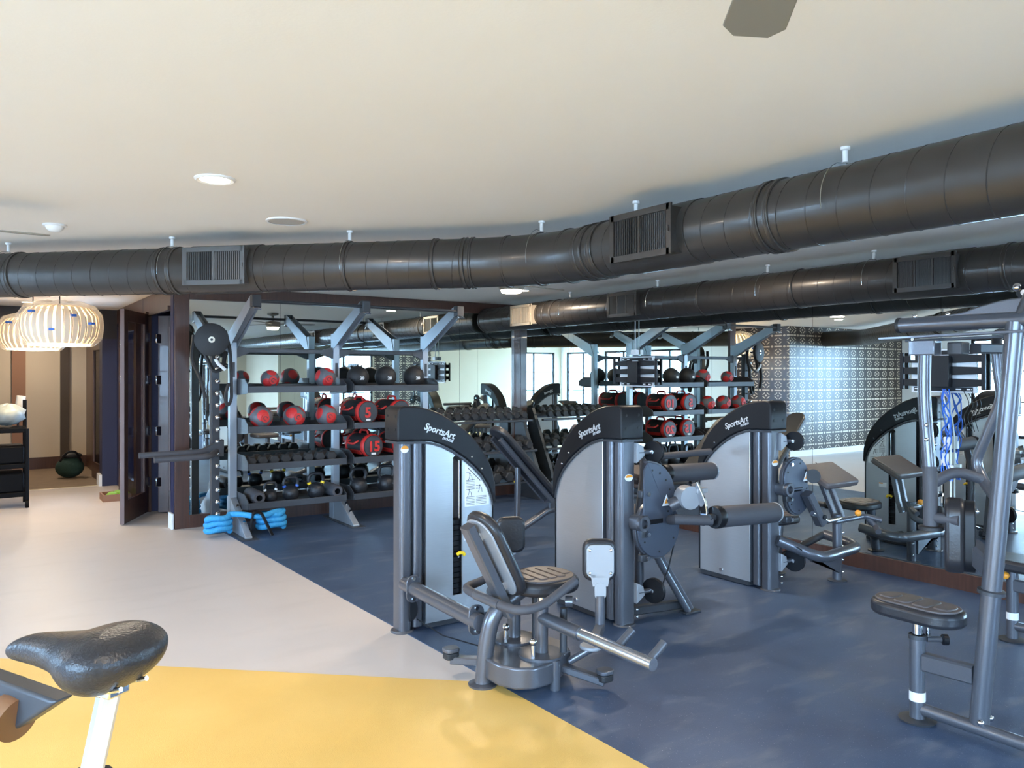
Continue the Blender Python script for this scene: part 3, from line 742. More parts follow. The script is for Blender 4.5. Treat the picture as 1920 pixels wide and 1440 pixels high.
# --- kettlebells and rollers
def kettlebell(c, r, label, ring=None, rz=0):
    c = V(c)
    t = thing('kettlebell', label, 'kettlebell', c, 'kettlebells on the bottom shelf')
    G().lathe([(0, 0), (r * .62, 0), (r * .9, r * .35), (r, r * .85), (r * .88, r * 1.35), (r * .55, r * 1.68), (0, r * 1.8)], c, (0, 0, 1), 26).out('bell', m_iron, t)
    d = V((math.cos(rz), math.sin(rz), 0)); z = V((0, 0, 1))
    G().tube([c + d * r * .62 + z * r * 1.4, c + d * r * .92 + z * r * 2.0, c + d * r * .66 + z * r * 2.75, c - d * r * .66 + z * r * 2.75, c - d * r * .92 + z * r * 2.0, c - d * r * .62 + z * r * 1.4], r * .19, n=12, fil=r * .6).out('handle', m_iron, t)
    if ring:
        for s in (-1, 1): G().tube([c + d * s * r * .74 + z * r * 1.6, c + d * s * r * .84 + z * r * 1.82], r * .225, n=12).out('colour_ring', ring, t)
    return t
def kb(u, r, label, ring=None, y=8.52, rz=0):
    p = P(u, 925, Y=y); kettlebell((p.x, y, .312), r, label, ring, rz)
kb(507, .076, 'small kettlebell with white rings between the roller and the blue-ringed one', m_label)
kb(545, .090, 'kettlebell with blue rings on the bottom shelf', m_blueacc)
kb(592, .098, 'kettlebell with yellow rings on the bottom shelf', m_yellow)
kb(672, .105, 'large black kettlebell right of the middle upright')
kb(724, .110, 'large black kettlebell nearest the first weight tower')
kb(760, .110, 'large black kettlebell half hidden by the first weight tower')
def roller(p, a, label, r=.072, L=.40):
    p = V(p); a = V(a).normalized()
    t = thing('foam_roller', label, 'foam roller', p + a * L / 2 - V((0, 0, r)), 'foam rollers on the bottom shelf')
    G().lathe([(.032, .02), (.032, 0), (r * .8, 0), (r, .03), (r, L - .03), (r * .8, L), (.032, L)], p, a, 28, caps=False).out('foam', m_foam, t)
    G().lathe([(.031, .004), (.031, L - .004), (.026, L - .004), (.026, .004)], p, a, 20, caps=False).out('core', m_black, t)
p = P(481, 934, Y=8.37); roller((p.x + .03, p.y, .31 + .074), (.02, 1, 0), 'black foam roller at the left end of the bottom shelf')
p = P(629, 921, Y=8.37); roller((p.x + .025, p.y, .31 + .074), (.0, 1, 0), 'black foam roller beside the middle upright')
# --- side storage column left of the rack
sc = thing('storage_column', 'dark upright post with chrome pegs at the left end of the rack', 'post', (2.12, 8.72, 0))
G().bx(2.08, 2.16, 8.68, 8.76, .004, 2.02).out('post', m_rackdk, sc, bevel=.004)
G().bx(2.03, 2.21, 8.67, 8.84, .004, .012).out('base_plate', m_rackdk, sc)
for k in range(14):
    z = .22 + .127 * k
    G().cyl((2.12, 8.68, z), (2.12, 8.60, z), .012, n=10).out('peg', m_chrome, sc)
    G().ball((2.12, 8.60, z), .027, nu=10, nv=7).out('peg_knob', m_chrome, sc)
G().tube([(2.16, 8.72, 1.95), (2.29, 8.77, 1.95)], .02, sq=(.04, .05)).out('link', m_rackdk, sc)
dc = P(397, 637, Y=8.5)
dp = thing('bumper_plate', 'black rubber plate with a steel hub hung at the top of the peg post', 'weight plate', dc - V((0, 0, .17)))
ax = V((-.25, -1, 0)).normalized()
G().lathe([(.03, -.03), (.155, -.03), (.17, -.02), (.17, .02), (.155, .03), (.03, .03)], dc, ax, 44, caps=False).out('rubber_disc', m_rubber, dp)
G().lathe([(.014, -.032), (.032, -.032), (.032, .036), (.014, .036)], dc, ax, 22, caps=False).out('hub', m_chrome, dp)
G().cyl(dc - ax * .14, dc + ax * .05, .013, n=12).out('peg', m_rackdk, dp)
st = thing('suspension_strap', 'black suspension straps with a pale handle hanging below the plate', 'strap', (2.16, 8.55, 1.0))
def strap(pts, w, name='strap', mat=m_rubber): G().tube(pts, .01, sq=(w, .026), fil=.08).out(name, mat, st)
strap([dc + V((-.15, .13, .05)), dc + V((-.18, .12, -.2)), dc + V((-.10, .02, -.42)), dc + V((-.06, .02, -.6))], .05)
strap([dc + V((.16, .10, .1)), dc + V((.205, .07, -.1)), dc + V((.20, .02, -.3)), dc + V((.20, 0, -.62)), dc + V((.16, 0, -.70)), dc + V((.13, 0, -.60)), dc + V((.17, 0, -.45))], .045)
strap([dc + V((-.05, .09, -.14)), dc + V((.02, .0, -.34)), dc + V((.12, .02, -.30)), dc + V((.16, .10, -.12))], .04)
G().tube([dc + V((.02, -.06, -.20)), dc + V((.05, -.06, -.25)), dc + V((.12, -.06, -.31))], .017, n=10).out('handle_grip', m_label, st)
# dip handles
da = thing('dip_handles', 'dark foam dip bars reaching left from the peg post', 'dip bars', (1.75, 8.6, .86))
zz = 0.885
G().tube([(2.11, 8.63, zz + .02), (1.95, 8.58, zz), (1.36, 8.58, zz - .005)], .030, n=14, fil=.06).out('dip_bar', m_foam, da)
G().tube([(2.11, 8.60, zz), (1.98, 8.36, zz - .03), (1.46, 8.36, zz - .035)], .030, n=14, fil=.06).out('dip_bar', m_foam, da)
G().prism([(2.18, zz + .12), (2.02, zz + .05), (1.92, zz + .0), (1.92, zz - .06), (2.18, zz - .06)], (0, 8.62, 0), (1, 0, 0), (0, 0, 1), .09).out('bracket', m_rackdk, da, bevel=.006)
# blue battle rope: two coils strapped to the rack foot
br = thing('battle_rope', 'bright blue battle rope coiled in two heaps at the rack foot', 'rope', (2.25, 8.1, 0))
m_rope = M('blue_rope', (.03, .30, .62), .6, noise=(40, (.05, .38, .72)), bump=(45, .5))
def coil(c, rx, ry, n, seed):
    random.seed(seed); pts = []
    for k in range(n * 24):
        a = 2 * math.pi * k / 24; lv = k // 24
        w = 1 + .05 * math.sin(a * 2 + lv * 1.7 + seed)
        pts.append(V((c[0] + math.cos(a) * rx * w, c[1] + math.sin(a) * ry * w, .050 + .058 * k / 24 * 1.0 + .008 * math.sin(a * 3 + lv))))
    return pts
ca, cb = P(423, 998, Z=.03), P(500, 992, Z=.03)
ca.x -= .09; ca.y -= .06; cb.x += .03; cb.y -= .06
A = coil(ca, .115, .09, 3, 1); B_ = coil(cb, .13, .11, 3, 2)
G().tube(A, .030, n=10).out('rope_coil', m_rope, br)
G().tube(B_, .030, n=10).out('rope_coil', m_rope, br)
G().tube([A[-1], A[-1] + V((.08, -.10, .01)), V(((A[-1].x + B_[-1].x) / 2, 8.24, .205)), B_[-1] - V((.12, .08, -.01)), B_[-1]], .030, n=10, fil=.1).out('rope_span', m_rope, br)
mid = V(((A[-1].x + B_[-1].x) / 2 - .03, 8.20, 0))
G().tube([V((mid.x - .08, mid.y + .08, .03)), V((mid.x - .06, mid.y + .06, .26)), V((mid.x + .02, mid.y + .04, .26)), V((mid.x + .10, mid.y - .08, .03))], .01, sq=(.05, .012), fil=.05).out('anchor_strap', m_black, br)

# ================================================================== CORNER DUMBBELL RACK
cr = thing('dumbbell_rack', 'black three-tier dumbbell rack in the mirrored corner', 'rack', (5.55, 8.8, 0))
CX0, CX1 = 4.86, 6.30
tiers = [(1.10, 8.86), (.70, 8.76), (.30, 8.66)]
for x in (CX0 + .02, CX1 - .02):
    G().prism([(8.55, .004), (9.10, .004), (9.10, 1.2), (9.0, 1.22), (8.55, .35)], (x, 0, 0), (0, 1, 0), (0, 0, 1), .05).out('end_frame', m_rackdk, cr, bevel=.004)
for z, y in tiers:
    for dy in (-.11, .11):
        G().tube([(CX0, y + dy, z + dy * .25 - .012), (CX1, y + dy, z + dy * .25 - .012)], .02, sq=(.05, .03)).out('tier_rail', m_rackdk, cr)
    G().bx(CX0, CX1, y + .19, y + .20, z - .03, z + .05).out('tier_back', m_rackdk, cr)
for ti, (z, y) in enumerate(tiers):
    n = (10, 8, 7)[ti]
    for k in range(n):
        hr = (.052, .062, .072)[ti]
        x = CX0 + .13 + (CX1 - CX0 - .26) * k / (n - 1)
        dumbbell((x, y, z + hr * .9 + .019), (0, 1, .24), hr, (.07, .085, .10)[ti], .12, '%s dumbbell from the left on the %s tier of the corner rack' % (ORD[k], ('top', 'middle', 'bottom')[ti]), 'dumbbells on the corner rack')
# ================================================================== BENCHES
def bench(o, ax, ang, L, label, seatL=.32, pad=m_vinyl, knob=True, back=.45, front=.85):
    """adjustable bench: o = hinge point on the floor plan, ax = unit direction from hinge to head end"""
    o = V((o[0], o[1], 0)); a = V((*ax, 0)).normalized(); s = V((-a.y, a.x, 0)); z = V((0, 0, 1))
    t = thing('adjustable_bench', label, 'bench', o)
    h = V((0, 0, .44)); u = (a * math.cos(ang) + z * math.sin(ang)); nrm = (z * math.cos(ang) - a * math.sin(ang))
    def padshape(c, ex, ey, lx, ly, th, name, mat):
        n = 6; r = min(lx, ly) * .42; pts = []
        for cx, cy, a0 in ((lx / 2 - r, ly / 2 - r, 0), (-lx / 2 + r, ly / 2 - r, 90), (-lx / 2 + r, -ly / 2 + r, 180), (lx / 2 - r, -ly / 2 + r, 270)):
            for k in range(n + 1):
                q = math.radians(a0 + 90 * k / n); pts.append((cx + r * math.cos(q), cy + r * math.sin(q)))
        return G().prism(pts, c, ex, ey, th).out(name, mat, t, bevel=.018, seg=3)
    padshape(o + h + u * (L / 2 + .03) + nrm * .03, u, s, L, .27, .06, 'back_pad', pad)
    padshape(o + h - a * (seatL / 2 + .01) + z * .03, a, s, seatL, .29, .06, 'seat_pad', pad)
    for q in (-1, 1): G().tube([o + h + u * .02 + s * .07 * q - nrm * .03, o + h + u * (L - .06) + s * .07 * q - nrm * .03], .02, sq=(.035, .05)).out('back_rail', m_metal, t)
    G().tube([o + h + u * L * .55 - nrm * .05, o + a * L * .62 * math.cos(ang) + V((0, 0, .12))], .02, sq=(.05, .05)).out('prop', m_metal, t)
    G().tube([o - a * back + V((0, 0, .08)), o - a * (back - .05) + V((0, 0, .30)), o + V((0, 0, .37)), o + a * .45 + V((0, 0, .16)), o + a * front + V((0, 0, .06))], .035, n=14, fil=.12).out('spine', m_metal, t)
    for e in (-back, front): G().tube([o + a * e - s * .27 + V((0, 0, .045)), o + a * e + s * .27 + V((0, 0, .045))], .035, n=14).out('foot_bar', m_metal, t)
    for e in (-back, front):
        for q in (-1, 1): G().lathe([(.04, -.01), (.044, 0), (.044, .04), (.036, .05)], o + a * e + s * .27 * q + V((0, 0, .045)), s * q, 18).out('end_cap', m_rubber, t)
    G().tube([o + V((0, 0, .36)), o + h - V((0, 0, .02))], .03, sq=(.06, .1)).out('hinge_block', m_metal, t)
    if knob: G().ball(o + h + u * L * .42 - nrm * .13 + s * -.06, .022, (1.6, 1, .8), 12, 8).out('release_knob', m_yellow, t)
    for k in range(4): G().cyl(o + h + u * (L * .2 + L * .2 * k) - nrm * .04 - s * .09, o + h + u * (L * .2 + L * .2 * k) - nrm * .04 - s * .098, .012, n=8).out('bolt', m_chrome, t)
    return t
bench((4.75, 6.26), (-1, 0), math.radians(46), .98, 'black adjustable bench set to a steep incline behind the first machine', knob=True, back=.36)
bench((5.95, 6.45), (-1, 0), math.radians(42), 1.0, 'brown-padded incline bench hidden behind the middle tower, seen in the mirror', pad=m_vinylbr, knob=False, back=.36, seatL=.30, front=.66)
# ================================================================== WEIGHT MACHINES
Z = V((0, 0, 1))
m_satin = M('satin_silver', (.42, .44, .48), .24, .85)
def curve_z(pts, x):
    for (x0, z0), (x1, z1) in zip(pts, pts[1:]):
        if x <= x1: return z0 + (z1 - z0) * (x - x0) / (x1 - x0)
    return pts[-1][1]
OUTER = [(-.035, 1.30), (-.035, 1.455), (-.015, 1.482), (.02, 1.487), (.12, 1.480), (.20, 1.462), (.29, 1.428), (.37, 1.382), (.46, 1.325), (.544, 1.252), (.60, 1.19), (.65, 1.115), (.69, 1.03), (.715, .93), (.722, .80)]
INNER = [(-.035, 1.262), (.15, 1.257), (.22, 1.247), (.30, 1.222), (.385, 1.18), (.47, 1.125), (.544, 1.066), (.61, 1.0), (.66, .925), (.69, .85), (.70, .80)]
def round_rect(w, h, r, n=5):
    pts = []
    for cx, cy, a0 in ((w / 2 - r, h / 2 - r, 0), (-w / 2 + r, h / 2 - r, 90), (-w / 2 + r, -h / 2 + r, 180), (w / 2 - r, -h / 2 + r, 270)):
        for k in range(n + 1):
            q = math.radians(a0 + 90 * k / n); pts.append((cx + r * math.cos(q), cy + r * math.sin(q)))
    return pts
def tower(o, ex, ey, t, badge):
    o, ex, ey = V(o), V(ex), V(ey)
    L = lambda x, y, z: o + ex * x + ey * y + Z * z
    yp = .078
    # two round-edged columns at the front end
    for cx, w, zb in ((.045, .085, .012), (.135, .075, .03)):
        G().prism(round_rect(w, .13, .028), L(cx, 0, zb), ex, ey, 1.27 - zb, False).out('column', m_metal, t)
    G().prism(round_rect(.05, .09, .01), L(.09, 0, .03), ex, ey, 1.2, False).out('column_web', m_black, t)
    G().lathe([(.075, 0), (.078, .006), (.072, .016), (.04, .02)], L(.045, 0, .0), Z, 28).out('column_foot', m_metal, t)
    # curved cap
    cap_ = G().prism(OUTER + INNER[::-1], o, ex, Z, .20).out('cap', m_black, t, bevel=.014, seg=3)
    G().prism([(a, b - .004) for a, b in INNER] + [(a, b - .02) for a, b in INNER[::-1]], o, ex, Z, .185).out('cap_lower_edge', m_rackdk, t)
    for zz in (1.335, 1.42):
        for yy in (-.055, .055): G().cyl(L(-.037, yy, zz), L(-.03, yy, zz), .010, n=12).out('cap_bolt', m_grillein, cap_)
    # plain shroud on +ey, shroud with the stack window on -ey
    cz = lambda x: curve_z(INNER, x) + .01
    xs = [.178, .25, .32, .385, .47, .544, .61, .66, .69, .70]
    poly = [(x, cz(x)) for x in xs]
    G().prism(poly + [(.70, .045), (.178, .045)], L(0, yp - .006, 0), ex, Z, .012).out('side_panel', m_panel, t, bevel=.004)
    s0, s1, sz0, sz1 = .385, .458, .20, 1.13
    g = G()
    left = [x for x in xs if x < s0] + [s0]; right = [s1] + [x for x in xs if x > s1]
    g.prism([(x, cz(x)) for x in left] + [(s0, .045), (.178, .045)], L(0, -yp + .006, 0), ex, Z, .012)
    g.prism([(x, cz(x)) for x in right] + [(.70, .045), (s1, .045)], L(0, -yp + .006, 0), ex, Z, .012)
    g.prism([(s0, cz(s0)), (s1, cz(s1)), (s1, sz1), ((s0 + s1) / 2, sz1 + .03), (s0, sz1)][::-1], L(0, -yp + .006, 0), ex, Z, .012)
    g.prism([(s0, .045), (s1, .045), (s1, sz0), (s0, sz0)], L(0, -yp + .006, 0), ex, Z, .012)
    g.out('stack_panel', m_panel, t)
    G().prism([(.178, .05), (.19, .05), (.19, 1.25), (.178, 1.25)], L(0, 0, 0), ex, Z, .15).out('panel_edge', m_metal, t)
    G().prism([(.698, .05), (.708, .05), (.708, .84), (.698, .84)], L(0, 0, 0), ex, Z, .165).out('panel_edge', m_black, t)
    G().prism([(.20, .01), (.70, .01), (.70, .05), (.20, .05)], L(0, 0, 0), ex, Z, .14).out('base_rail', m_rackdk, t)
    G().lathe([(.03, 0), (.032, .008), (.02, .014)], L(.68, 0, 0), Z, 18).out('rear_foot', m_rubber, t)
    for yy in (-yp - .004, yp + .004): G().cyl(L(.47, yy - .004, .085), L(.47, yy + .004, .085), .016, n=14).out('panel_screw', m_chrome, t)
    G().prism([(s0 - .03, .06), (s1 + .03, .06), (s1 + .03, 1.16), (s0 - .03, 1.16)], L(0, .045, 0), ex, Z, .006).out('stack_liner', m_panel, t)
    # weight stack
    first = None
    for k in range(14):
        z = .20 + .036 * k
        if first is None: first = G().prism(round_rect(.20, .085, .01), L(.42, 0, z), ex, ey, .031, False).out('stack_plate', m_black, t)
        else:
            c = first.copy(); COL.objects.link(c); c.location = first.location + V((0, 0, .036 * k))
    for x in (.36, .48): G().tube([L(x, 0, .06), L(x, 0, 1.2)], .011, n=10).out('guide_rod', m_chrome, t)
    sp_ = G().tube([L(.42, -.03, .46), L(.42, -.095, .46)], .007, n=8).out('selector_pin', m_chrome, t)
    G().tube([L(.405, -.10, .475), L(.42, -.102, .487), L(.452, -.102, .483), L(.462, -.102, .468)], .012, n=10).out('pin_handle', m_yellow, sp_)
    # instruction placard with its print
    pl = [(.478, .79), (.672, .79), (.672, .845), (.655, .90), (.60, .975), (.54, 1.035), (.49, 1.08), (.478, 1.075)]
    pc = G().prism(pl, L(0, -yp - .0015, 0), ex, Z, .003).out('placard', m_label, t)
    g = G()
    for k in range(22):
        z = .80 + .0105 * k
        lim = .66 - max(0, (z - .85)) * .85
        if k % 11 in (6, 7, 8, 9): continue
        for x0, x1 in ((.488, .555), (.567, .65)):
            if x0 + .02 < lim: g.prism([(x0, z), (min(x1, lim), z), (min(x1, lim), z + .003), (x0, z + .003)], L(0, -yp - .0035, 0), ex, Z, .001)
    for (cx, cz_) in ((.52, .985), (.515, .875), (.60, .90)):
        g.tube([L(cx + a, -yp - .004, cz_ + b) for a, b in ((-.018, -.02), (-.008, .0), (-.004, .02), (.010, .012), (.016, -.018))], .0018, n=5)
        g.lathe([(0, 0), (.006, 0), (.006, .001), (0, .001)], L(cx - .004, -yp - .004, cz_ + .028), -ey, 10)
    g.tube([L(.50, -yp - .004, 1.055), L(.60, -yp - .004, .962)], .003, n=5)
    o2 = g.out('placard_print', m_ink, pc); o2['kind'] = 'stuff'
    G().prism([(.475, .56), (.555, .56), (.555, .605), (.475, .605)], L(0, -yp - .0015, 0), ex, Z, .003).out('warning_label', m_label, t)
    G().prism([(.515, .592), (.555, .592), (.555, .603), (.515, .603)], L(0, -yp - .0035, 0), ex, Z, .001).out('warning_stripe', m_orange, t)
    # oval badge on the front column
    for sg in ((-1,) if badge == 'side' else ()):
        G().prism([(.028 * math.cos(a) + .03, .024 * math.sin(a) + 1.205) for a in [k * math.pi / 10 for k in range(20)]], L(0, sg * .066, 0), ex, Z, .004).out('badge', m_label, t)
        G().prism([(.026 * math.cos(a) + .03, .022 * math.sin(a) + 1.207) for a in [k * math.pi / 10 for k in range(11)]], L(0, sg * .0685, 0), ex, Z, .003).out('badge_stripe', m_orange, t)
    if badge == 'front': G().prism([(.036 * math.cos(a), .024 * math.sin(a) + .0) for a in [k * math.pi / 10 for k in range(20)]], L(.0005, 0, 1.0), ey, Z, .004).out('badge', m_label, t)
    if badge == 'front': G().prism([(.032 * math.cos(a), .020 * math.sin(a) + .001) for a in [k * math.pi / 10 for k in range(11)]], L(-.0015, 0, 1.0), ey, Z, .003).out('badge_stripe', m_orange, t)
    # maker's lettering on both sides of the cap
    for sg in (-1, 1):
        sl = -.34
        if sg < 0: d = (ex + Z * sl).normalized(); up = (Z - ex * sl * 1).normalized(); p0 = L(.150, -.1015, 1.335); n = -ey
        else: d = (-ex - Z * sl).normalized(); up = (Z - ex * sl).normalized(); p0 = L(.405, .1015, 1.245); n = ey
        text('maker_name', 'SportsArt', m_logo, cap_, p0, d, up, .064, .0018, shear=.22, bold=.0012, width=.245)
        text('maker_name', 'FITNESS', m_logo, cap_, p0 + d * .155 - up * .024, d, up, .024, .0018, shear=.22, bold=.0006)
    for xx, zz in ((.52, 1.13), (.60, 1.045)):
        for yy in (-.102, .102): G().ball(L(xx, yy, zz), .008, nu=8, nv=6).out('cap_screw', m_chrome, cap_)
    return L
def pad(c, ex, ey, lx, ly, th, name, mat, t, r=None, bev=.02):
    return G().prism(round_rect(lx, ly, r or min(lx, ly) * .4), c, V(ex).normalized(), V(ey).normalized(), th).out(name, mat, t, bevel=bev, seg=3)
def ridges(c, ex, ey, lx, ly, n, parent, mat):
    """stitched channels across a seat"""
    ex, ey = V(ex).normalized(), V(ey).normalized(); nz = ex.cross(ey)
    for k in range(n):
        q = -lx / 2 + lx * (k + .5) / n
        w = ly * (.80 if 0 < k < n - 1 else .55)
        G().prism(round_rect(lx / n * .93, w, lx / n * .3), V(c) + ex * q, ex, ey, .022).out('cushion_channel', mat, parent, bevel=.008, seg=3)
# ---------------------------------------------------------------- machine one: hip abductor
m1 = thing('hip_abductor', 'hip abductor machine with a low seat, nearest the beige floor', 'machine', (2.55, 4.1, 0))
tower((2.29, 4.708, 0), (1, 0, 0), (0, 1, 0), m1, 'side')
G().tube([(2.32, 4.64, .33), (2.30, 3.68, .33)], .045, n=20).out('link_tube', m_metal, m1)
for y in (4.50, 3.74):
    G().prism(round_rect(.10, .17, .045), (2.31, y, .33), (1, 0, 0), (0, 0, 1), .012).out('flange', m_metal, m1, bevel=.003)
    for dz in (-.065, .065): G().cyl((2.31, y - .012, .33 + dz), (2.31, y + .012, .33 + dz), .012, n=8).out('bolt', m_chrome, m1)
G().prism([(.055 * math.cos(a), .075 * math.sin(a)) for a in [-math.pi / 2 + k * math.pi / 10 for k in range(11)]], (2.345, 4.62, .16), (1, 0, 0), (0, 0, 1), .02).out('cable_guide', m_black, m1)
G().tube([(2.40, 4.62, .09), (2.44, 4.35, .05), (2.50, 4.0, .07)], .004, n=6).out('cable', m_black, m1)
G().tube([(2.29, 3.64, .01), (2.31, 3.63, .25), (2.34, 3.61, .40), (2.50, 3.58, .50)], .045, n=18, fil=.12).out('rear_leg', m_metal, m1)
G().lathe([(.078, .002), (.08, .014), (.055, .022)], (2.29, 3.64, 0), Z, 30).out('foot_disc', m_metal, m1)
pf = [(2.28, 3.60), (2.285, 3.47), (2.33, 3.38), (2.41, 3.33), (2.50, 3.33), (2.58, 3.36), (2.74, 3.44), (2.80, 3.56), (2.78, 3.72), (2.66, 3.82), (2.45, 3.82), (2.33, 3.74)]
G().prism(pf, (0, 0, .05), (1, 0, 0), (0, 1, 0), .115, False).out('base_platform', m_metal, m1, bevel=.012, seg=3)
G().tube([(2.575, 3.365, .005), (2.575, 3.365, .165)], .028, n=16).out('front_foot', m_metal, m1)
G().tube([(2.72, 3.80, .005), (2.72, 3.80, .165)], .028, n=16).out('front_foot', m_metal, m1)
for (px, py) in ((2.56, 3.47), (2.58, 3.76)):
    G().lathe([(0, .165), (.125, .165), (.125, .178), (.09, .184), (0, .184)], (px, py, 0), Z, 36).out('pivot_disc', m_metal, m1)
    G().tube([(px, py, .18), (px, py, .43)], .038, n=18).out('pivot_column', m_metal, m1)
    G().tube([(px, py, .43), (px, py, .52)], .022, n=14).out('pivot_shaft', m_chrome, m1)
    G().tube([(px - .09, py - .05, .18), (px - .09, py - .05, .26)], .014, n=10).out('range_pin', m_chrome, m1)
    G().ball((px - .09, py - .05, .265), .022, nu=12, nv=8).out('pin_knob', m_chrome, m1)
    G().tube([(px + .10, py - .07, .18), (px + .10, py - .07, .42)], .020, n=12).out('range_lever', m_rackdk, m1)
    G().cyl((px + .10, py - .085, .46), (px + .13, py - .11, .46), .03, n=18).out('lever_knob', m_metal, m1)
# seat
st_m1 = pad((2.62, 3.55, .535), (1, 0, 0), (0, 1, 0), .40, .38, .075, 'seat', m_vinyl, m1, r=.16, bev=.025)
pad((2.62, 3.55, .575), (1, 0, 0), (0, 1, 0), .35, .33, .012, 'seat_top', m_vinylbr, st_m1, r=.14, bev=.005)
ridges((2.62, 3.55, .576), (1, 0, 0), (0, 1, 0), .30, .30, 5, st_m1, m_vinylbr)
G().tube([(2.50, 3.56, .50), (2.72, 3.54, .50)], .02, sq=(.12, .04)).out('seat_plate', m_metal, m1)
# backrest
bu = V((-.26, 0, .50)).normalized(); bn = V((bu.z, 0, -bu.x))
bb = V((2.43, 3.55, .52))
pad(bb + bu * .24, bu, (0, 1, 0), .52, .29, .055, 'backrest', m_vinyl, m1, r=.12, bev=.022)
pad(bb + bu * .24 - bn * .034, bu, (0, 1, 0), .47, .245, .012, 'back_shell', m_plate, m1, r=.10, bev=.004)
G().tube([bb - bn * .085 - bu * .10, bb - bn * .085 + bu * .47], .03, sq=(.085, .055)).out('back_post', m_metal, m1)
for q in (.06, .38):
    G().tube([bb - bn * .085 + bu * q, bb - bn * .03 + bu * q], .02, sq=(.05, .05)).out('back_bracket', m_chrome, m1)
# hand rails
G().tube([(2.64, 3.27, .60), (2.42, 3.27, .50), (2.29, 3.29, .49), (2.27, 3.43, .49), (2.27, 3.70, .49), (2.29, 3.84, .49), (2.42, 3.86, .50), (2.52, 3.86, .54)], .024, n=14, fil=.09).out('hand_rail', m_foam, m1)
G().tube([(2.27, 3.44, .49), (2.27, 3.68, .49)], .027, n=14).out('rail_sleeve', m_metal, m1)
# near swing arm, opened towards the camera
G().tube([(2.56, 3.47, .37), (2.60, 2.65, .35)], .030, n=18).out('swing_arm', m_satin, m1)
G().tube([(2.56, 3.47, .37), (2.575, 3.15, .362)], .036, n=18).out('arm_sleeve', m_metal, m1)
for y in (2.90, 2.68):
    G().tube([(2.595, y, .355), (2.665, y, .40), (2.70, y, .425)], .022, n=14).out('foot_peg', m_metal, m1)
def knee(cx, cy, nrm, post_to):
    n = V(nrm).normalized(); s = Z.cross(n).normalized(); c = V((cx, cy, .715))
    pad(c - n * .035, s, Z, .18, .22, .06, 'knee_pad', m_vinyl, m1, r=.05, bev=.02)
    sh = pad(c + n * .004, s, Z, .145, .175, .014, 'pad_shell', m_plate, m1, r=.035, bev=.004)
    G().prism([(-.04, -.13), (.04, -.13), (.05, -.07), (-.05, -.07)], c + n * .004, s, Z, .014).out('shell_neck', m_plate, sh)
    G().prism(round_rect(.06, .09, .028), c - Z * .155 + n * .004, s, Z, .02).out('pad_lug', m_plate, m1)
    for a in (-.055, .055):
        for b in (-.06, .06): G().ball(c + n * .012 + s * a + Z * b, .009, nu=8, nv=6).out('bolt', m_chrome, sh)
    G().tube([c - Z * .18, V((c.x, c.y, .36))], .026, n=14).out('pad_post', m_metal, m1)
    G().tube([V((c.x, c.y, .37)), V(post_to)], .02, sq=(.05, .04)).out('pad_bracket', m_metal, m1)
knee(2.715, 3.16, (-.56, -.83, 0), (2.585, 3.05, .36))
knee(2.72, 4.02, (.35, .94, 0), (2.58, 3.80, .37))
G().tube([(2.58, 3.77, .37), (2.64, 4.10, .36)], .032, n=16).out('swing_arm', m_metal, m1)
pad((2.80, 3.30, .22), (1, .2, 0), (-.2, 1, 0), .19, .12, .02, 'foot_plate', m_plate, m1, r=.055, bev=.006)
G().tube([(2.80, 3.30, .21), (2.70, 3.40, .12)], .02, n=10).out('foot_plate_arm', m_metal, m1)
for c in ((2.20, 3.83, .16), (2.80, 3.22, .10)):
    pad(c, (1, 0, 0), (0, 1, 0), .09, .08, .022, 'stop_plate', m_metal, m1, r=.03, bev=.005)
    pad(V(c) - Z * .032, (1, 0, 0), (0, 1, 0), .08, .07, .035, 'stop_rubber', m_rubber, m1, r=.02, bev=.005)
    G().tube([V(c) - Z * .055, (2.37, 3.69, .10) if c[0] < 2.4 else (2.64, 3.44, .10)], .02, sq=(.06, .04)).out('stop_bracket', m_metal, m1)
# ---------------------------------------------------------------- machine two: leg curl
def pulley(c, ax, r, t, w=.03):
    pl_ = G().lathe([(.012, -w / 2), (r, -w / 2), (r, -w * .35), (r * .88, -w * .1), (r * .88, w * .1), (r, w * .35), (r, w / 2), (.012, w / 2)], c, ax, 28, caps=False).out('pulley', m_black, t)
    G().cyl(V(c) - V(ax).normalized() * w * .9, V(c) + V(ax).normalized() * w * .9, .014, n=10).out('pulley_axle', m_chrome, pl_)
def cam(c, r, a0, a1, t, y, mat=m_cam, th=.014, tag_at=None):
    pts = [(r * math.cos(math.radians(a0 + (a1 - a0) * k / 30)), r * math.sin(math.radians(a0 + (a1 - a0) * k / 30))) for k in range(31)]
    if a1 - a0 > 350: pts = pts[:-1]
    cd = G().prism(pts, (c[0], y, c[1]), (1, 0, 0), (0, 0, 1), th).out('cam_disc', mat, t, bevel=.003)
    rim = [V((c[0] + (r + .004) * math.cos(math.radians(a0 + (a1 - a0) * k / 40)), y + .022, c[1] + (r + .004) * math.sin(math.radians(a0 + (a1 - a0) * k / 40)))) for k in range(41)]
    G().tube(rim, .012, sq=(.03, .016)).out('cam_rim', m_metal, cd)
    for k in range(6):
        q = math.radians(a0 + (a1 - a0) * (k + .5) / 6)
        G().cyl((c[0] + r * .8 * math.cos(q), y - .010, c[1] + r * .8 * math.sin(q)), (c[0] + r * .8 * math.cos(q), y - .006, c[1] + r * .8 * math.sin(q)), .007, n=8).out('cam_hole', m_grillein, cd)
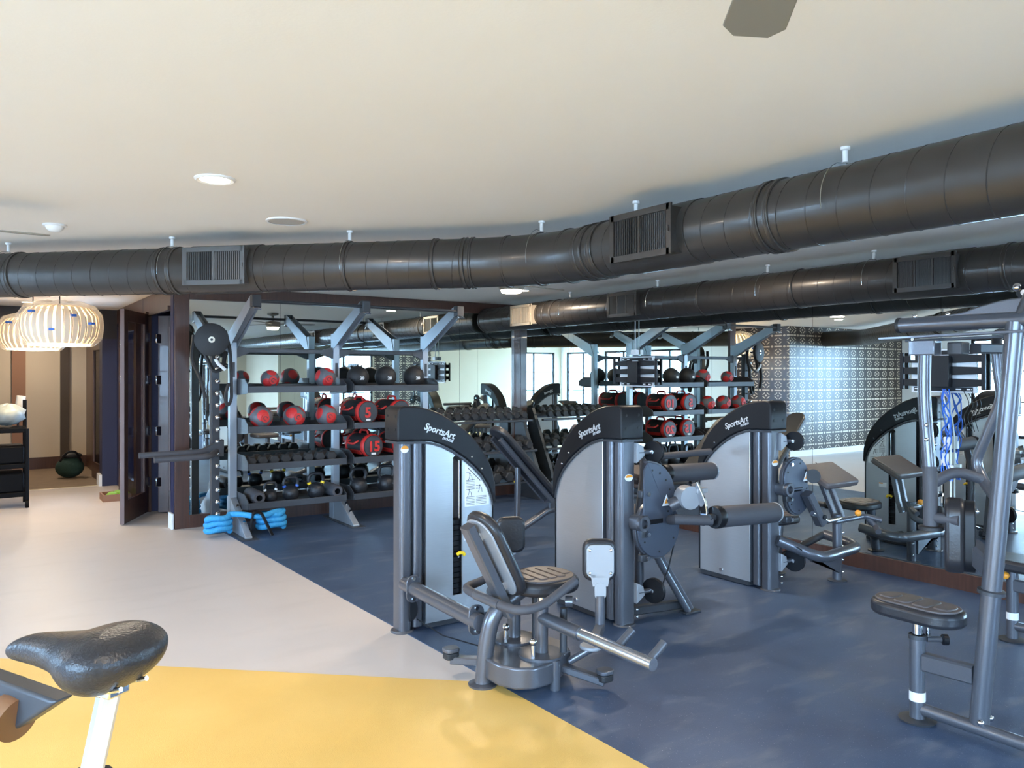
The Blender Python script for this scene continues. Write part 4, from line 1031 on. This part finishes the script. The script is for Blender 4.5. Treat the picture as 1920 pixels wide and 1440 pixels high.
def warn(c, y, t):
    wt = G().prism([(-.04, -.03), (.04, -.03), (0, .045)], (c[0], y, c[1]), (1, 0, 0), (0, 0, 1), .002).out('warning_triangle', m_label, t)
    G().prism([(-.018, -.014), (.018, -.014), (0, .022)], (c[0], y - .0015, c[1]), (1, 0, 0), (0, 0, 1), .001).out('warning_mark', m_orange, wt)
def front_gear(t, x0, zc, zl, r1, r2):
    """pulleys, bearing block and cams in front of a tower whose column stands at x0"""
    for z, dx, r in ((1.165, .20, .075), (.22, .20, .085)):
        G().prism([(0, -.07), (0, .07), (.06, .04), (.075, -.02)], (x0 + .05, 3.93, z), (1, 0, 0), (0, 0, 1), .05).out('pulley_bracket', m_plate, t, bevel=.004)
        G().tube([(x0 + .07, 3.92, z), (x0 + dx, 3.92, z)], .016, n=12).out('pulley_shaft', m_metal, t)
        pulley((x0 + dx, 3.90, z), (1, .25, 0), r, t)
    G().prism(round_rect(.12, .10, .03), (x0 + .06, 3.90, zc - .06), (1, 0, 0), (0, 0, 1), .10).out('bearing_block', m_metal, t, bevel=.008)
    G().lathe([(.03, 0), (.05, 0), (.05, .03), (.03, .03)], (x0 + .04, 3.85, zc - .06), (0, -1, 0), 24, caps=False).out('bearing_ring', m_metal, t)
    G().tube([(x0 + .10, 3.89, zc - .06), (x0 + .24, 3.89, zc - .06)], .038, n=16).out('cam_axle', m_black, t)
    for k in range(3):
        z = zc + (.13, -.14, -.30)[k]
        G().box((x0 + .085, 3.885, z), (.06, .04, .05)).out('stop_block', m_rackdk, t, bevel=.006)
        G().cyl((x0 + .10, 3.86, z), (x0 + .10, 3.84, z), .016, n=6).out('bolt', m_chrome, t)
    for k in range(4): G().ball((x0 + .062, 3.915, .06 + .05 * k), .010, nu=8, nv=6).out('bolt', m_chrome, t)
m2 = thing('leg_curl', 'leg curl machine with two grey foam rollers, middle of the three towers', 'machine', (4.05, 4.3, 0))
tower((3.63, 3.93, 0), (0, 1, 0), (-1, 0, 0), m2, 'front')
front_gear(m2, 3.63, .76, .62, .27, .2)
cam((3.74, .85), .25, -38, 92, m2, 3.86)
cam((3.85, .645), .195, 0, 360, m2, 3.875)
cam_link = G().prism([(3.74, 1.1), (3.70, 1.05), (3.70, .66), (3.86, .62), (3.95, .70)], (0, 3.862, 0), (1, 0, 0), (0, 0, 1), .012).out('cam_disc', m_cam, m2)
warn((3.895, .83), 3.845, m2)
G().tube([(3.845, 3.89, 1.15), (3.95, 3.90, .98), (3.99, 3.91, .80)], .006, n=8).out('cable', m_black, m2)
G().tube([(3.86, 3.89, .17), (3.95, 3.88, .36), (4.02, 3.885, .55)], .005, n=8).out('cable', m_black, m2)
def foam_roller_pad(p0, p1, r, t):
    p0, p1 = V(p0), V(p1); a = (p1 - p0); L = a.length; a.normalize()
    G().lathe([(.02, 0), (r * .86, 0), (r, .012), (r, L - .012), (r * .86, L), (.02, L)], p0, a, 30).out('roller_pad', m_foam, t)
    G().lathe([(r * .98, -.012), (r * 1.06, .005), (r * 1.06, .04), (r * .99, .05)], p0, a, 30).out('roller_collar', m_black, t)
    G().lathe([(r * .98, 0), (r * 1.02, .008), (r * .4, .016)], p1, a, 30).out('roller_cap', m_plate, t)
    G().tube([p0 - a * .06, p0], .024, n=14).out('roller_shaft', m_rackdk, t)
foam_roller_pad(P(1243, 888, Y=4.10), P(1334, 883, Y=4.14), .066, m2)
foam_roller_pad(P(1340, 970, Y=3.60), P(1452, 961, Y=3.62), .072, m2)
G().tube([(3.93, 3.84, .70), P(1268, 974, Y=3.72), P(1335, 976, Y=3.60)], .034, n=16).out('lever_sleeve', m_foam, m2)
kc = P(1288, 932, Y=3.75)
G().tube([(3.90, 3.82, .80), kc], .045, n=16).out('counter_arm', m_metal, m2)
G().lathe([(0, -.05), (.072, -.05), (.078, -.04), (.078, .05), (0, .055)], kc, (-.25, -1, 0), 30).out('counterweight', m_plate, m2)
hp = [P(1303, 905, Y=3.70), P(1318, 940, Y=3.66), P(1322, 968, Y=3.65), P(1314, 984, Y=3.65)]
G().tube(hp, .02, sq=(.055, .022), fil=.04).out('adjust_handle', m_chrome, m2)
G().box(kc + V((.07, -.05, .045)), (.10, .06, .035)).out('adjust_block', m_plate, m2, bevel=.006)
# seat, back and hand rail behind the tower
pad((4.20, 4.55, .62), (1, 0, 0), (0, 1, 0), .42, .46, .07, 'seat', m_vinylbr, m2, r=.1, bev=.02)
pad((4.20, 4.36, .94), (1, 0, 0), (0, .9, .42), .40, .20, .06, 'thigh_pad', m_vinylbr, m2, r=.06, bev=.02)
G().tube([P(1225, 857, Y=4.30), P(1331, 847, Y=4.34)], .026, n=14).out('hand_rail', m_foam, m2)
G().tube([(4.12, 4.30, 1.12), (4.05, 4.22, .95), (3.98, 4.2, .70), (3.98, 4.2, .10)], .034, n=14, fil=.1).out('frame_post', m_metal, m2)
G().tube([(4.20, 4.72, .60), (4.20, 4.72, .06)], .04, n=14).out('frame_post', m_metal, m2)
G().tube([(3.70, 4.40, .10), (4.20, 4.72, .08), (4.25, 4.30, .06)], .035, n=14, fil=.1).out('frame_base', m_metal, m2)
G().lathe([(.07, .004), (.072, .014), (.05, .02)], (4.20, 4.72, 0), Z, 24).out('foot_disc', m_metal, m2)
f0, f1 = V((3.90, 3.96, .46)), P(1290, 1146, Z=.02)
G().tube([f0, f0 + V((.05, 0, -.08)), f1], .024, n=14, fil=.05).out('front_strut', m_metal, m2)
G().tube([f0 + V((.06, .05, .0)), f1 + V((.05, .03, .01))], .02, sq=(.075, .03)).out('front_strut', m_metal, m2)
G().box(f1 + V((.03, .01, -.008)), (.15, .08, .016)).out('strut_foot', m_rackdk, m2, bevel=.004)
G().tube([P(1213, 1143, Z=.03), P(1236, 1114, Z=.10)], .02, n=12).out('foot_bar', m_chrome, m2)
G().tube([(3.72, 4.02, .07), (4.22, 3.98, .05)], .03, sq=(.06, .06)).out('frame_base', m_rackdk, m2)
# ---------------------------------------------------------------- machine three: arm curl
m3 = thing('arm_curl', 'arm curl machine with a sloping elbow pad, tower nearest the mirror wall', 'machine', (5.6, 4.2, 0))
tower((5.165, 3.93, 0), (0, 1, 0), (-1, 0, 0), m3, 'front')
front_gear(m3, 5.165, .86, .62, .2, .16)
cam((5.33, .88), .15, -40, 220, m3, 3.86)
cam((5.38, .73), .14, 0, 360, m3, 3.875)
warn((5.44, .88), 3.845, m3)
la, lb = P(1513, 925, Y=3.82), P(1540, 982, Y=3.80)
G().tube([la, lb], .03, sq=(.085, .07)).out('lever_arm', m_metal, m3)
G().cyl(lb + V((-.02, -.05, .06)), lb + V((-.02, -.03, .06)), .02, n=14).out('lever_bolt', m_black, m3)
G().cyl(P(1525, 893, Y=3.86), P(1525, 893, Y=3.80), .055, n=24).out('lever_hub', m_black, m3)
pu = V((0, .25, .13)).normalized()
pad((5.87, 3.93, .855), (1, 0, 0), pu, .44, .30, .055, 'elbow_pad', m_vinylbr, m3, r=.03, bev=.016)
G().tube([(5.87 - .005, 3.93 - pu.y * .14, .855 - pu.z * .14 + .028), (5.865, 3.93 + pu.y * .14, .855 + pu.z * .14 + .028)], .003, n=6).out('pad_seam', m_vinyl, m3)
pad(V((5.87, 3.93, .855)) - Z * .04, (1, 0, 0), pu, .36, .22, .014, 'pad_base', m_metal, m3, r=.02, bev=.003)
for dx in (-.05, .05): G().tube([(5.85 + dx, 3.97, .82), (5.90 + dx, 3.88, .55), (5.90 + dx, 3.85, .46)], .02, sq=(.04, .04)).out('pad_leg', m_metal, m3)
G().tube([(5.83, 3.83, .01), (5.83, 3.83, .55)], .038, n=18).out('front_post', m_metal, m3)
G().lathe([(.072, .004), (.076, .014), (.045, .022)], (5.83, 3.83, 0), Z, 26).out('foot_disc', m_metal, m3)
G().tube([(5.18, 3.92, .40), (5.46, 3.73, .255), (6.10, 3.80, .255), (6.12, 4.14, .30)], .043, n=18, fil=.12).out('frame_rail', m_metal, m3)
G().prism([(5.25, .36), (5.46, .21), (5.80, .21), (5.80, .08)], (0, 3.80, 0), (1, 0, 0), (0, 0, 1), .03).out('frame_web', m_metal, m3)
for z in (.5, .40, .29, .18, .08): G().ball((5.862, 3.80, z), .012, nu=8, nv=6).out('bolt', m_chrome, m3)
st_m3 = pad((5.76, 4.38, .44), (1, 0, 0), (0, 1, 0), .40, .34, .065, 'seat', m_vinyl, m3, r=.13, bev=.02)
pad((5.76, 4.38, .478), (1, 0, 0), (0, 1, 0), .36, .30, .010, 'seat_top', m_vinylbr, st_m3, r=.12, bev=.004)
ridges((5.76, 4.38, .478), (1, 0, 0), (0, 1, 0), .32, .28, 4, st_m3, m_vinylbr)
G().tube([(5.70, 4.30, .41), (5.64, 4.28, .01)], .04, n=16).out('seat_post', m_metal, m3)
G().lathe([(.072, .004), (.076, .014), (.045, .022)], (5.64, 4.28, 0), Z, 26).out('foot_disc', m_rackdk, m3)
G().tube([(5.20, 4.25, .12), (5.64, 4.28, .12), (6.10, 4.14, .30)], .03, n=14, fil=.1).out('frame_base', m_rackdk, m3)
G().tube([(5.75, 3.80, .50), (6.05, 3.72, .53), (6.12, 3.62, .50)], .022, n=12, fil=.05).out('curl_handle', m_metal, m3)
G().tube([(6.05, 3.72, .53), (6.10, 3.66, .45), (6.04, 3.60, .42)], .024, n=12, fil=.03).out('curl_grip', m_foam, m3)
G().ball(P(1609, 962, Y=3.70), .026, nu=14, nv=9).out('release_knob', m_orange, m3)
G().tube([(5.45, 3.80, .60), (5.62, 3.78, .52), (5.83, 3.80, .52)], .02, n=12).out('pivot_shaft', m_chrome, m3)
# ---------------------------------------------------------------- machine four: lat pulldown at the right edge
m4 = thing('lat_pulldown', 'lat pulldown machine with a small seat and slanted post at the right edge', 'machine', (3.83, 1.95, 0))
st_m4 = pad((3.81, 2.07, .54), (0, 1, 0), (-1, 0, 0), .44, .25, .07, 'seat', m_vinyl, m4, r=.12, bev=.02)
pad((3.81, 2.07, .580), (0, 1, 0), (-1, 0, 0), .40, .21, .010, 'seat_top', m_vinylbr, st_m4, r=.10, bev=.004)
ridges((3.81, 2.07, .580), (0, 1, 0), (-1, 0, 0), .36, .20, 4, st_m4, m_vinylbr)
G().tube([(3.81, 2.07, .40), (3.81, 2.07, .52)], .024, n=16).out('seat_stem', m_chrome, m4)
G().tube([(3.87, 2.05, .40), (3.87, 2.05, .52)], .012, n=12).out('guide_rod', m_chrome, m4)
G().tube([(3.81, 2.07, .01), (3.81, 2.07, .42)], .036, n=20).out('seat_post', m_metal, m4)
G().lathe([(.037, .0), (.041, .0), (.041, .02), (.037, .02)], (3.81, 2.07, .405), Z, 20, caps=False).out('post_collar', m_rackdk, m4)
G().tube([(3.84, 2.04, .405), (3.90, 1.99, .405)], .014, n=10).out('knob_stem', m_metal, m4)
G().lathe([(.016, 0), (.026, .006), (.026, .028), (.012, .034)], (3.89, 1.995, .405), (.75, -.6, 0), 18).out('seat_knob', m_black, m4)
G().lathe([(.08, .004), (.085, .014), (.05, .022)], (3.81, 2.07, 0), Z, 28).out('foot_disc', m_rackdk, m4)
G().lathe([(.0368, 0), (.0375, 0), (.0375, .045), (.0368, .045)], (3.81, 2.07, .105), Z, 20, caps=False).out('floor_label', m_label, m4)
G().tube([(3.815, 2.04, .30), (3.84, 1.82, .30)], .02, sq=(.06, .085)).out('seat_brace', m_metal, m4)
G().tube([(3.815, 2.06, .065), (3.84, 1.20, .065)], .03, n=16).out('base_tube', m_metal, m4)
G().tube([(3.84, 1.80, .05), (3.84, 1.64, 1.93)], .042, n=22).out('main_post', m_metal, m4)
for s in (-1, 1): G().ball((3.84 + .045 * s, 1.77, .105), .016, nu=10, nv=7).out('bolt', m_chrome, m4)
G().tube([(3.84, 2.18, 1.94), (3.84, 1.0, 1.94)], .037, n=22).out('boom', m_metal, m4)
G().lathe([(.0375, 0), (.039, .004), (.039, .018), (.03, .022)], (3.84, 2.165, 1.94), (0, 1, 0), 22).out('boom_cap', m_rubber, m4)
for y in (2.10, 1.94, 1.80): G().ball((3.84, y, 1.98), .012, nu=8, nv=6).out('bolt', m_chrome, m4)
ar = [(2.0, 1.97)] + [(1.86 - .42 * k / 10, 1.985 + .05 * math.sin(math.pi * (k / 10) * .85)) for k in range(11)] + [(1.44, 1.97)]
G().prism(ar, (3.84, 0, 0), (0, 1, 0), (0, 0, 1), .05).out('cable_guard', m_metal, m4, bevel=.006)
for k, (y, z, r) in enumerate(((1.60, 2.06, .035), (1.53, 2.10, .03), (1.48, 2.05, .04), (1.42, 2.12, .045))):
    pulley((3.84 - .03 * k, y, z), (1, 0, .2), r, m4, .025)
    G().ball((3.80 - .03 * k, y + .02, z + .02), .018, nu=10, nv=7).out('chrome_bolt', m_chrome, m4)
G().tube([(3.84, 1.64, 1.93), (3.80, 1.55, 2.10), (3.78, 1.40, 2.16)], .02, n=12, fil=.05).out('pulley_stem', m_rackdk, m4)
G().tube([(3.80, 2.25, 1.875), (3.80, 1.55, 1.885)], .02, sq=(.05, .012)).out('slide_bar', m_metal, m4)
G().tube([(3.88, 2.16, 1.862), (3.88, 1.45, 1.87)], .02, sq=(.04, .012)).out('slide_bar', m_rackdk, m4)
G().box((3.84, 2.05, 1.825), (.07, .13, .075)).out('lever_clamp', m_metal, m4, bevel=.006)
G().box((3.86, 2.12, 1.825), (.012, .012, .12)).out('clamp_bracket', m_chrome, m4)
G().box((3.92, 1.93, 1.82), (.08, .07, .06)).out('lever_clamp', m_rackdk, m4, bevel=.006)
G().tube([(3.98, 1.88, 1.82), (4.30, 1.80, 1.82)], .02, sq=(.06, .05)).out('clamp_link', m_rackdk, m4)
G().tube([(3.84, 2.05, 1.80), (3.84, 2.055, 1.60), (3.83, 2.03, 1.35), (3.83, 2.02, 1.22)], .030, n=18, fil=.1).out('pull_lever', m_metal, m4)
G().tube([(3.83, 2.02, 1.25), (3.83, 2.015, .95)], .033, n=18).out('lever_grip', m_foam, m4)
G().lathe([(.034, 0), (.056, .004), (.056, .02), (.034, .024)], (3.83, 2.015, .94), Z, 24).out('grip_flange', m_rubber, m4)
G().tube([(3.83, 2.01, 1.005), (3.84, 1.885, 1.005)], .025, n=14).out('cross_grip', m_foam, m4)
for z in (1.45, 1.38): G().ball((3.80, 2.02, z), .010, nu=8, nv=6).out('bolt', m_chrome, m4)
l2 = [P(1868, 655, X=4.35), P(1872, 700, X=4.35), P(1880, 745, X=4.35), P(1828, 868, X=4.38), P(1845, 905, X=4.36), P(1868, 935, X=4.3)]
G().tube(l2, .027, n=16, fil=.08).out('pull_lever', m_metal, m4)
G().tube([P(1752, 905, X=4.2), P(1790, 882, X=4.25), P(1840, 898, X=4.35)], .028, n=14, fil=.06).out('lever_grip', m_foam, m4)
G().tube([P(1868, 655, X=4.35), P(1870, 625, X=4.2), (3.90, 1.62, 1.87)], .025, n=14, fil=.05).out('lever_hanger', m_rackdk, m4)
# padded rest carried by the post
rn = V((-.45, .9, 0)).normalized(); rs = Z.cross(rn).normalized()
rc = P(1790, 1003, d=3.80)
G().prism(round_rect(.17, .36, .08), rc, rs, Z, .085).out('chest_pad', m_vinyl, m4, bevel=.02, seg=3)
G().prism(round_rect(.15, .34, .07), rc - rn * .062, rs, Z, .05).out('pad_shell', m_black, m4, bevel=.006)
for b in (-.12, .12): G().ball(rc - rn * .09 + Z * b, .012, nu=8, nv=6).out('bolt', m_chrome, m4)
G().tube([rc - rn * .07 - Z * .06, (3.84, 1.725, .80)], .02, sq=(.075, .10)).out('pad_arm', m_metal, m4)
G().lathe([(.043, 0), (.058, .004), (.058, .02), (.043, .024)], (3.84, 1.745, .69), V((0, -.085, 1)), 22, caps=False).out('post_clamp', m_rackdk, m4)
# ---------------------------------------------------------------- flat bench by the mirror at the right edge
fb = thing('flat_bench', 'dark flat bench with an orange knob by the mirror at the right edge', 'bench', (5.5, 2.2, 0))
pad((5.45, 2.05, .50), (0, 1, 0), (-1, 0, 0), 1.0, .30, .07, 'bench_pad', m_vinyl, fb, r=.12, bev=.02)
for y in (2.35, 1.72):
    G().tube([(5.45, y, .01), (5.45, y, .465)], .034, n=16).out('leg', m_metal, fb)
    G().lathe([(.075, .004), (.08, .014), (.05, .022)], (5.45, y, 0), Z, 26).out('foot_disc', m_rackdk, fb)
G().tube([(5.45, 2.35, .36), (5.45, 1.72, .36)], .02, sq=(.06, .08)).out('beam', m_metal, fb)
G().tube([(5.45, 2.35, .10), (5.45, 1.72, .10)], .028, n=14).out('beam', m_metal, fb)
G().ball((5.40, 2.37, .42), .024, nu=12, nv=8).out('release_knob', m_orange, fb)
G().lathe([(.0345, 0), (.0352, 0), (.0352, .045), (.0345, .045)], (5.45, 2.35, .14), Z, 20, caps=False).out('floor_label', m_label, fb)
# ================================================================== EXERCISE BIKE AT THE LOWER LEFT
bk = thing('exercise_bike', 'exercise bike with a black saddle on a silver post at the lower left', 'exercise bike', (.1, 1.9, 0))
sN, sR = P(20, 1285, d=1.66), P(262, 1235, d=1.52)          # nose and rear of the saddle
sa = (sN - sR); sa.z = 0; sL = sa.length; sa.normalize(); ss = Z.cross(sa)
zt = 1.145
rings = []
prof = [(-.02, .030, .014, .006), (.01, .070, .036, .010), (.07, .100, .056, .012), (.15, .112, .078, .012), (.24, .110, .080, .010), (.33, .096, .074, .006), (.43, .074, .056, .002), (.54, .055, .048, .0), (.68, .042, .042, -.002), (.82, .036, .036, -.006), (.92, .030, .028, -.014), (.975, .020, .018, -.022), (1.0, .008, .008, -.028)]
for q, w, h, dz in prof:
    c = V((sR.x, sR.y, zt)) + sa * (q * sL) + Z * dz
    ring = []
    for k in range(24):
        a = 2 * math.pi * k / 24; ca, si = math.cos(a), math.sin(a)
        zz = si * h * (.62 if si > 0 else 1.0)
        ring.append(c + ss * (math.copysign(abs(ca) ** .8, ca) * w * 1.0) + Z * zz)
    rings.append(ring)
sd_ = G().quad_strip(rings).out('saddle', M('saddle_leather', (.020, .021, .026), .30, bump=(160, .25)), bk, smooth=70)
sub = sd_.modifiers.new('smooth', 'SUBSURF'); sub.levels = 2; sub.render_levels = 2
sc0 = V((sR.x, sR.y, zt)) + sa * .075
for s in (-1, 1):
    G().tube([sc0 - sa * .06 + ss * .03 * s - Z * .045, sc0 + ss * .03 * s - Z * .062, sc0 + sa * .10 + ss * .02 * s - Z * .05], .005, n=8).out('saddle_rail', m_chrome, bk)
G().box(sc0 - Z * .060, (.045, .05, .03), rz=math.atan2(sa.y, sa.x)).out('saddle_clamp', m_chrome, bk, bevel=.004)
pt0 = sc0 - Z * .05; pt1 = pt0 - Z * .42 + sa * .12
G().tube([pt0, pt1], .02, sq=(.048, .036)).out('seat_post', M('brushed_silver', (.60, .61, .63), .35, .55), bk)
for k in range(9): G().cyl(pt0 + (pt1 - pt0) * (.25 + .07 * k) + sa * .019, pt0 + (pt1 - pt0) * (.25 + .07 * k) + sa * .0235, .006, n=8).out('height_hole', m_grillein, bk)
sl0 = pt0 + (pt1 - pt0) * .47
G().tube([sl0, pt1 + (pt1 - pt0) * .95], .03, sq=(.066, .054)).out('seat_tube', m_black, bk)
kn = sl0 + V((.05, -.045, .0)) - Z * .02
G().lathe([(.012, 0), (.03, .01), (.032, .035), (.02, .045)], sl0 - Z * .02, (.75, -.6, .3), 20).out('height_knob', m_black, bk)
# body: side arm and housing
ft = pt1 + (pt1 - pt0) * .95
ft.z = .08
G().tube([pt1 + (pt1 - pt0) * .9, ft], .035, sq=(.08, .07)).out('frame_tube', m_black, bk)
G().tube([ft - ss * .28, ft + ss * .28], .04, sq=(.09, .07)).out('rear_foot', m_black, bk)
h0 = P(-60, 1288, d=1.95)
G().prism([(-.05, .07), (.26, .04), (.10, -.06), (-.05, -.07)], P(-22, 1308, d=1.85), -sa, Z, .05).out('side_arm', m_rackdk, bk, bevel=.008)
G().tube([P(8, 1310, d=1.85) + sa * .3, P(8, 1310, d=1.85) - sa * .02], .055, n=22).out('console_housing', m_rackdk, bk)
G().lathe([(0, 0), (.045, 0), (.05, .02), (.05, .05)], P(6, 1335, d=1.80), -sa + V((0, 0, -.2)), 24).out('housing_end', M('amber_plastic', (.20, .09, .04), .4), bk)
G().tube([P(8, 1310, d=1.85) + sa * .28, P(8, 1310, d=1.85) + sa * .36 - Z * .5, ft + sa * .75], .05, n=18, fil=.15).out('frame_neck', m_black, bk)
G().tube([ft + sa * .75 - ss * .28, ft + sa * .75 + ss * .28], .04, sq=(.09, .07)).out('front_foot', m_black, bk)
G().tube([ft + Z * .02, ft + sa * .75 + Z * .02], .035, sq=(.08, .06)).out('frame_base', m_black, bk)
# ================================================================== TV BRACKETS ON THE MIRROR WALL
m_brk = M('bracket_white_steel', (.62, .64, .66), .4, .3)
def tv_bracket(y0, y1, label):
    yc = (y0 + y1) / 2; w = y1 - y0; zc = 1.72
    t = thing('tv_bracket', label, 'tv bracket', (ROOM_R - .05, yc, 1.55), 'empty tv brackets on the mirror')
    X = ROOM_R
    G().bx(X - .012, X - .001, yc - w * .40, yc + w * .40, zc - .175, zc + .175).out('wall_plate', m_brk, t, bevel=.004)
    for z in (.145, -.145):
        G().bx(X - .016, X - .012, yc - w * .36, yc + w * .36, zc + z - .016, zc + z + .016).out('slot_strip', m_black, t)
        for k in range(6):
            if k in (2, 3): continue
            q = yc - w * .32 + w * .64 * k / 5
            G().bx(X - .018, X - .016, q - .02, q + .02, zc + z - .005, zc + z + .005).out('slot', m_label, t)
    for s in (-1, 1):
        for z in (.095, .0, -.095):
            G().prism([(s * .06, -.035), (s * w * .5, -.026), (s * w * .5, .026), (s * .06, .035)], (X - .035, yc, zc + z), (0, 1, 0), (0, 0, 1), .012).out('arm_blade', m_black, t)
        G().bx(X - .05, X - .028, yc + s * w * .5 - .015, yc + s * w * .5 + .015, zc - .15, zc + .15).out('hook_rail', m_black, t, bevel=.003)
    G().bx(X - .08, X - .02, yc - .08, yc + .08, zc - .13, zc + .12).out('pivot_block', m_black, t, bevel=.006)
    return t
tv_bracket(2.94, 3.58, 'empty black and white tv bracket behind the lat pulldown machine')
tv_bracket(6.43, 7.13, 'empty black and white tv bracket above the middle tower')
random.seed(5)
cbn = thing('cable_bundle', 'tangle of blue network cables hanging below the right tv bracket', 'cables', (ROOM_R - .06, 3.22, .5))
for k in range(5):
    y = 3.22 + random.uniform(-.03, .03); pts = [V((ROOM_R - .05, y, 1.575))]
    for j in range(9): pts.append(V((ROOM_R - .05 - random.uniform(0, .05), 3.20 + random.uniform(-.045, .045), 1.575 - .08 * (j + 1))))
    G().tube(pts, .005, n=6, fil=.05).out('blue_cable', m_cable, cbn)
G().tube([(ROOM_R - .045, 3.24, 1.535), (ROOM_R - .03, 3.19, 1.2), (ROOM_R - .03, 3.19, .16)], .006, n=6, fil=.1).out('white_cable', m_label, cbn)
for k in range(2): G().tube([(ROOM_R - .03, 3.10 - .06 * k, 1.58), (ROOM_R - .03, 3.04 - .06 * k, 1.46), (ROOM_R - .03, 3.10 - .06 * k, 1.36), (ROOM_R - .03, 3.06 - .05 * k, 1.25)], .003, n=6, fil=.05).out('thin_cable', m_black, cbn)
for z, y in ((1.15, 3.20), (1.02, 3.22), (.93, 3.18)): G().box((ROOM_R - .06, y, z), (.03, .05, .10)).out('junction_box', m_label, cbn, bevel=.004)
wc = thing('power_cable', 'thin white cable dropping from the wall duct to the left tv bracket', 'cable', (ROOM_R - .03, 6.78, 1.9))
G().tube([(ROOM_R - .03, 6.78, 2.5), (ROOM_R - .03, 6.78, 1.97)], .005, n=6).out('cable', m_label, wc)
G().box((ROOM_R - .035, 6.78, 1.945), (.05, .09, .06)).out('adapter', m_label, wc, bevel=.006)
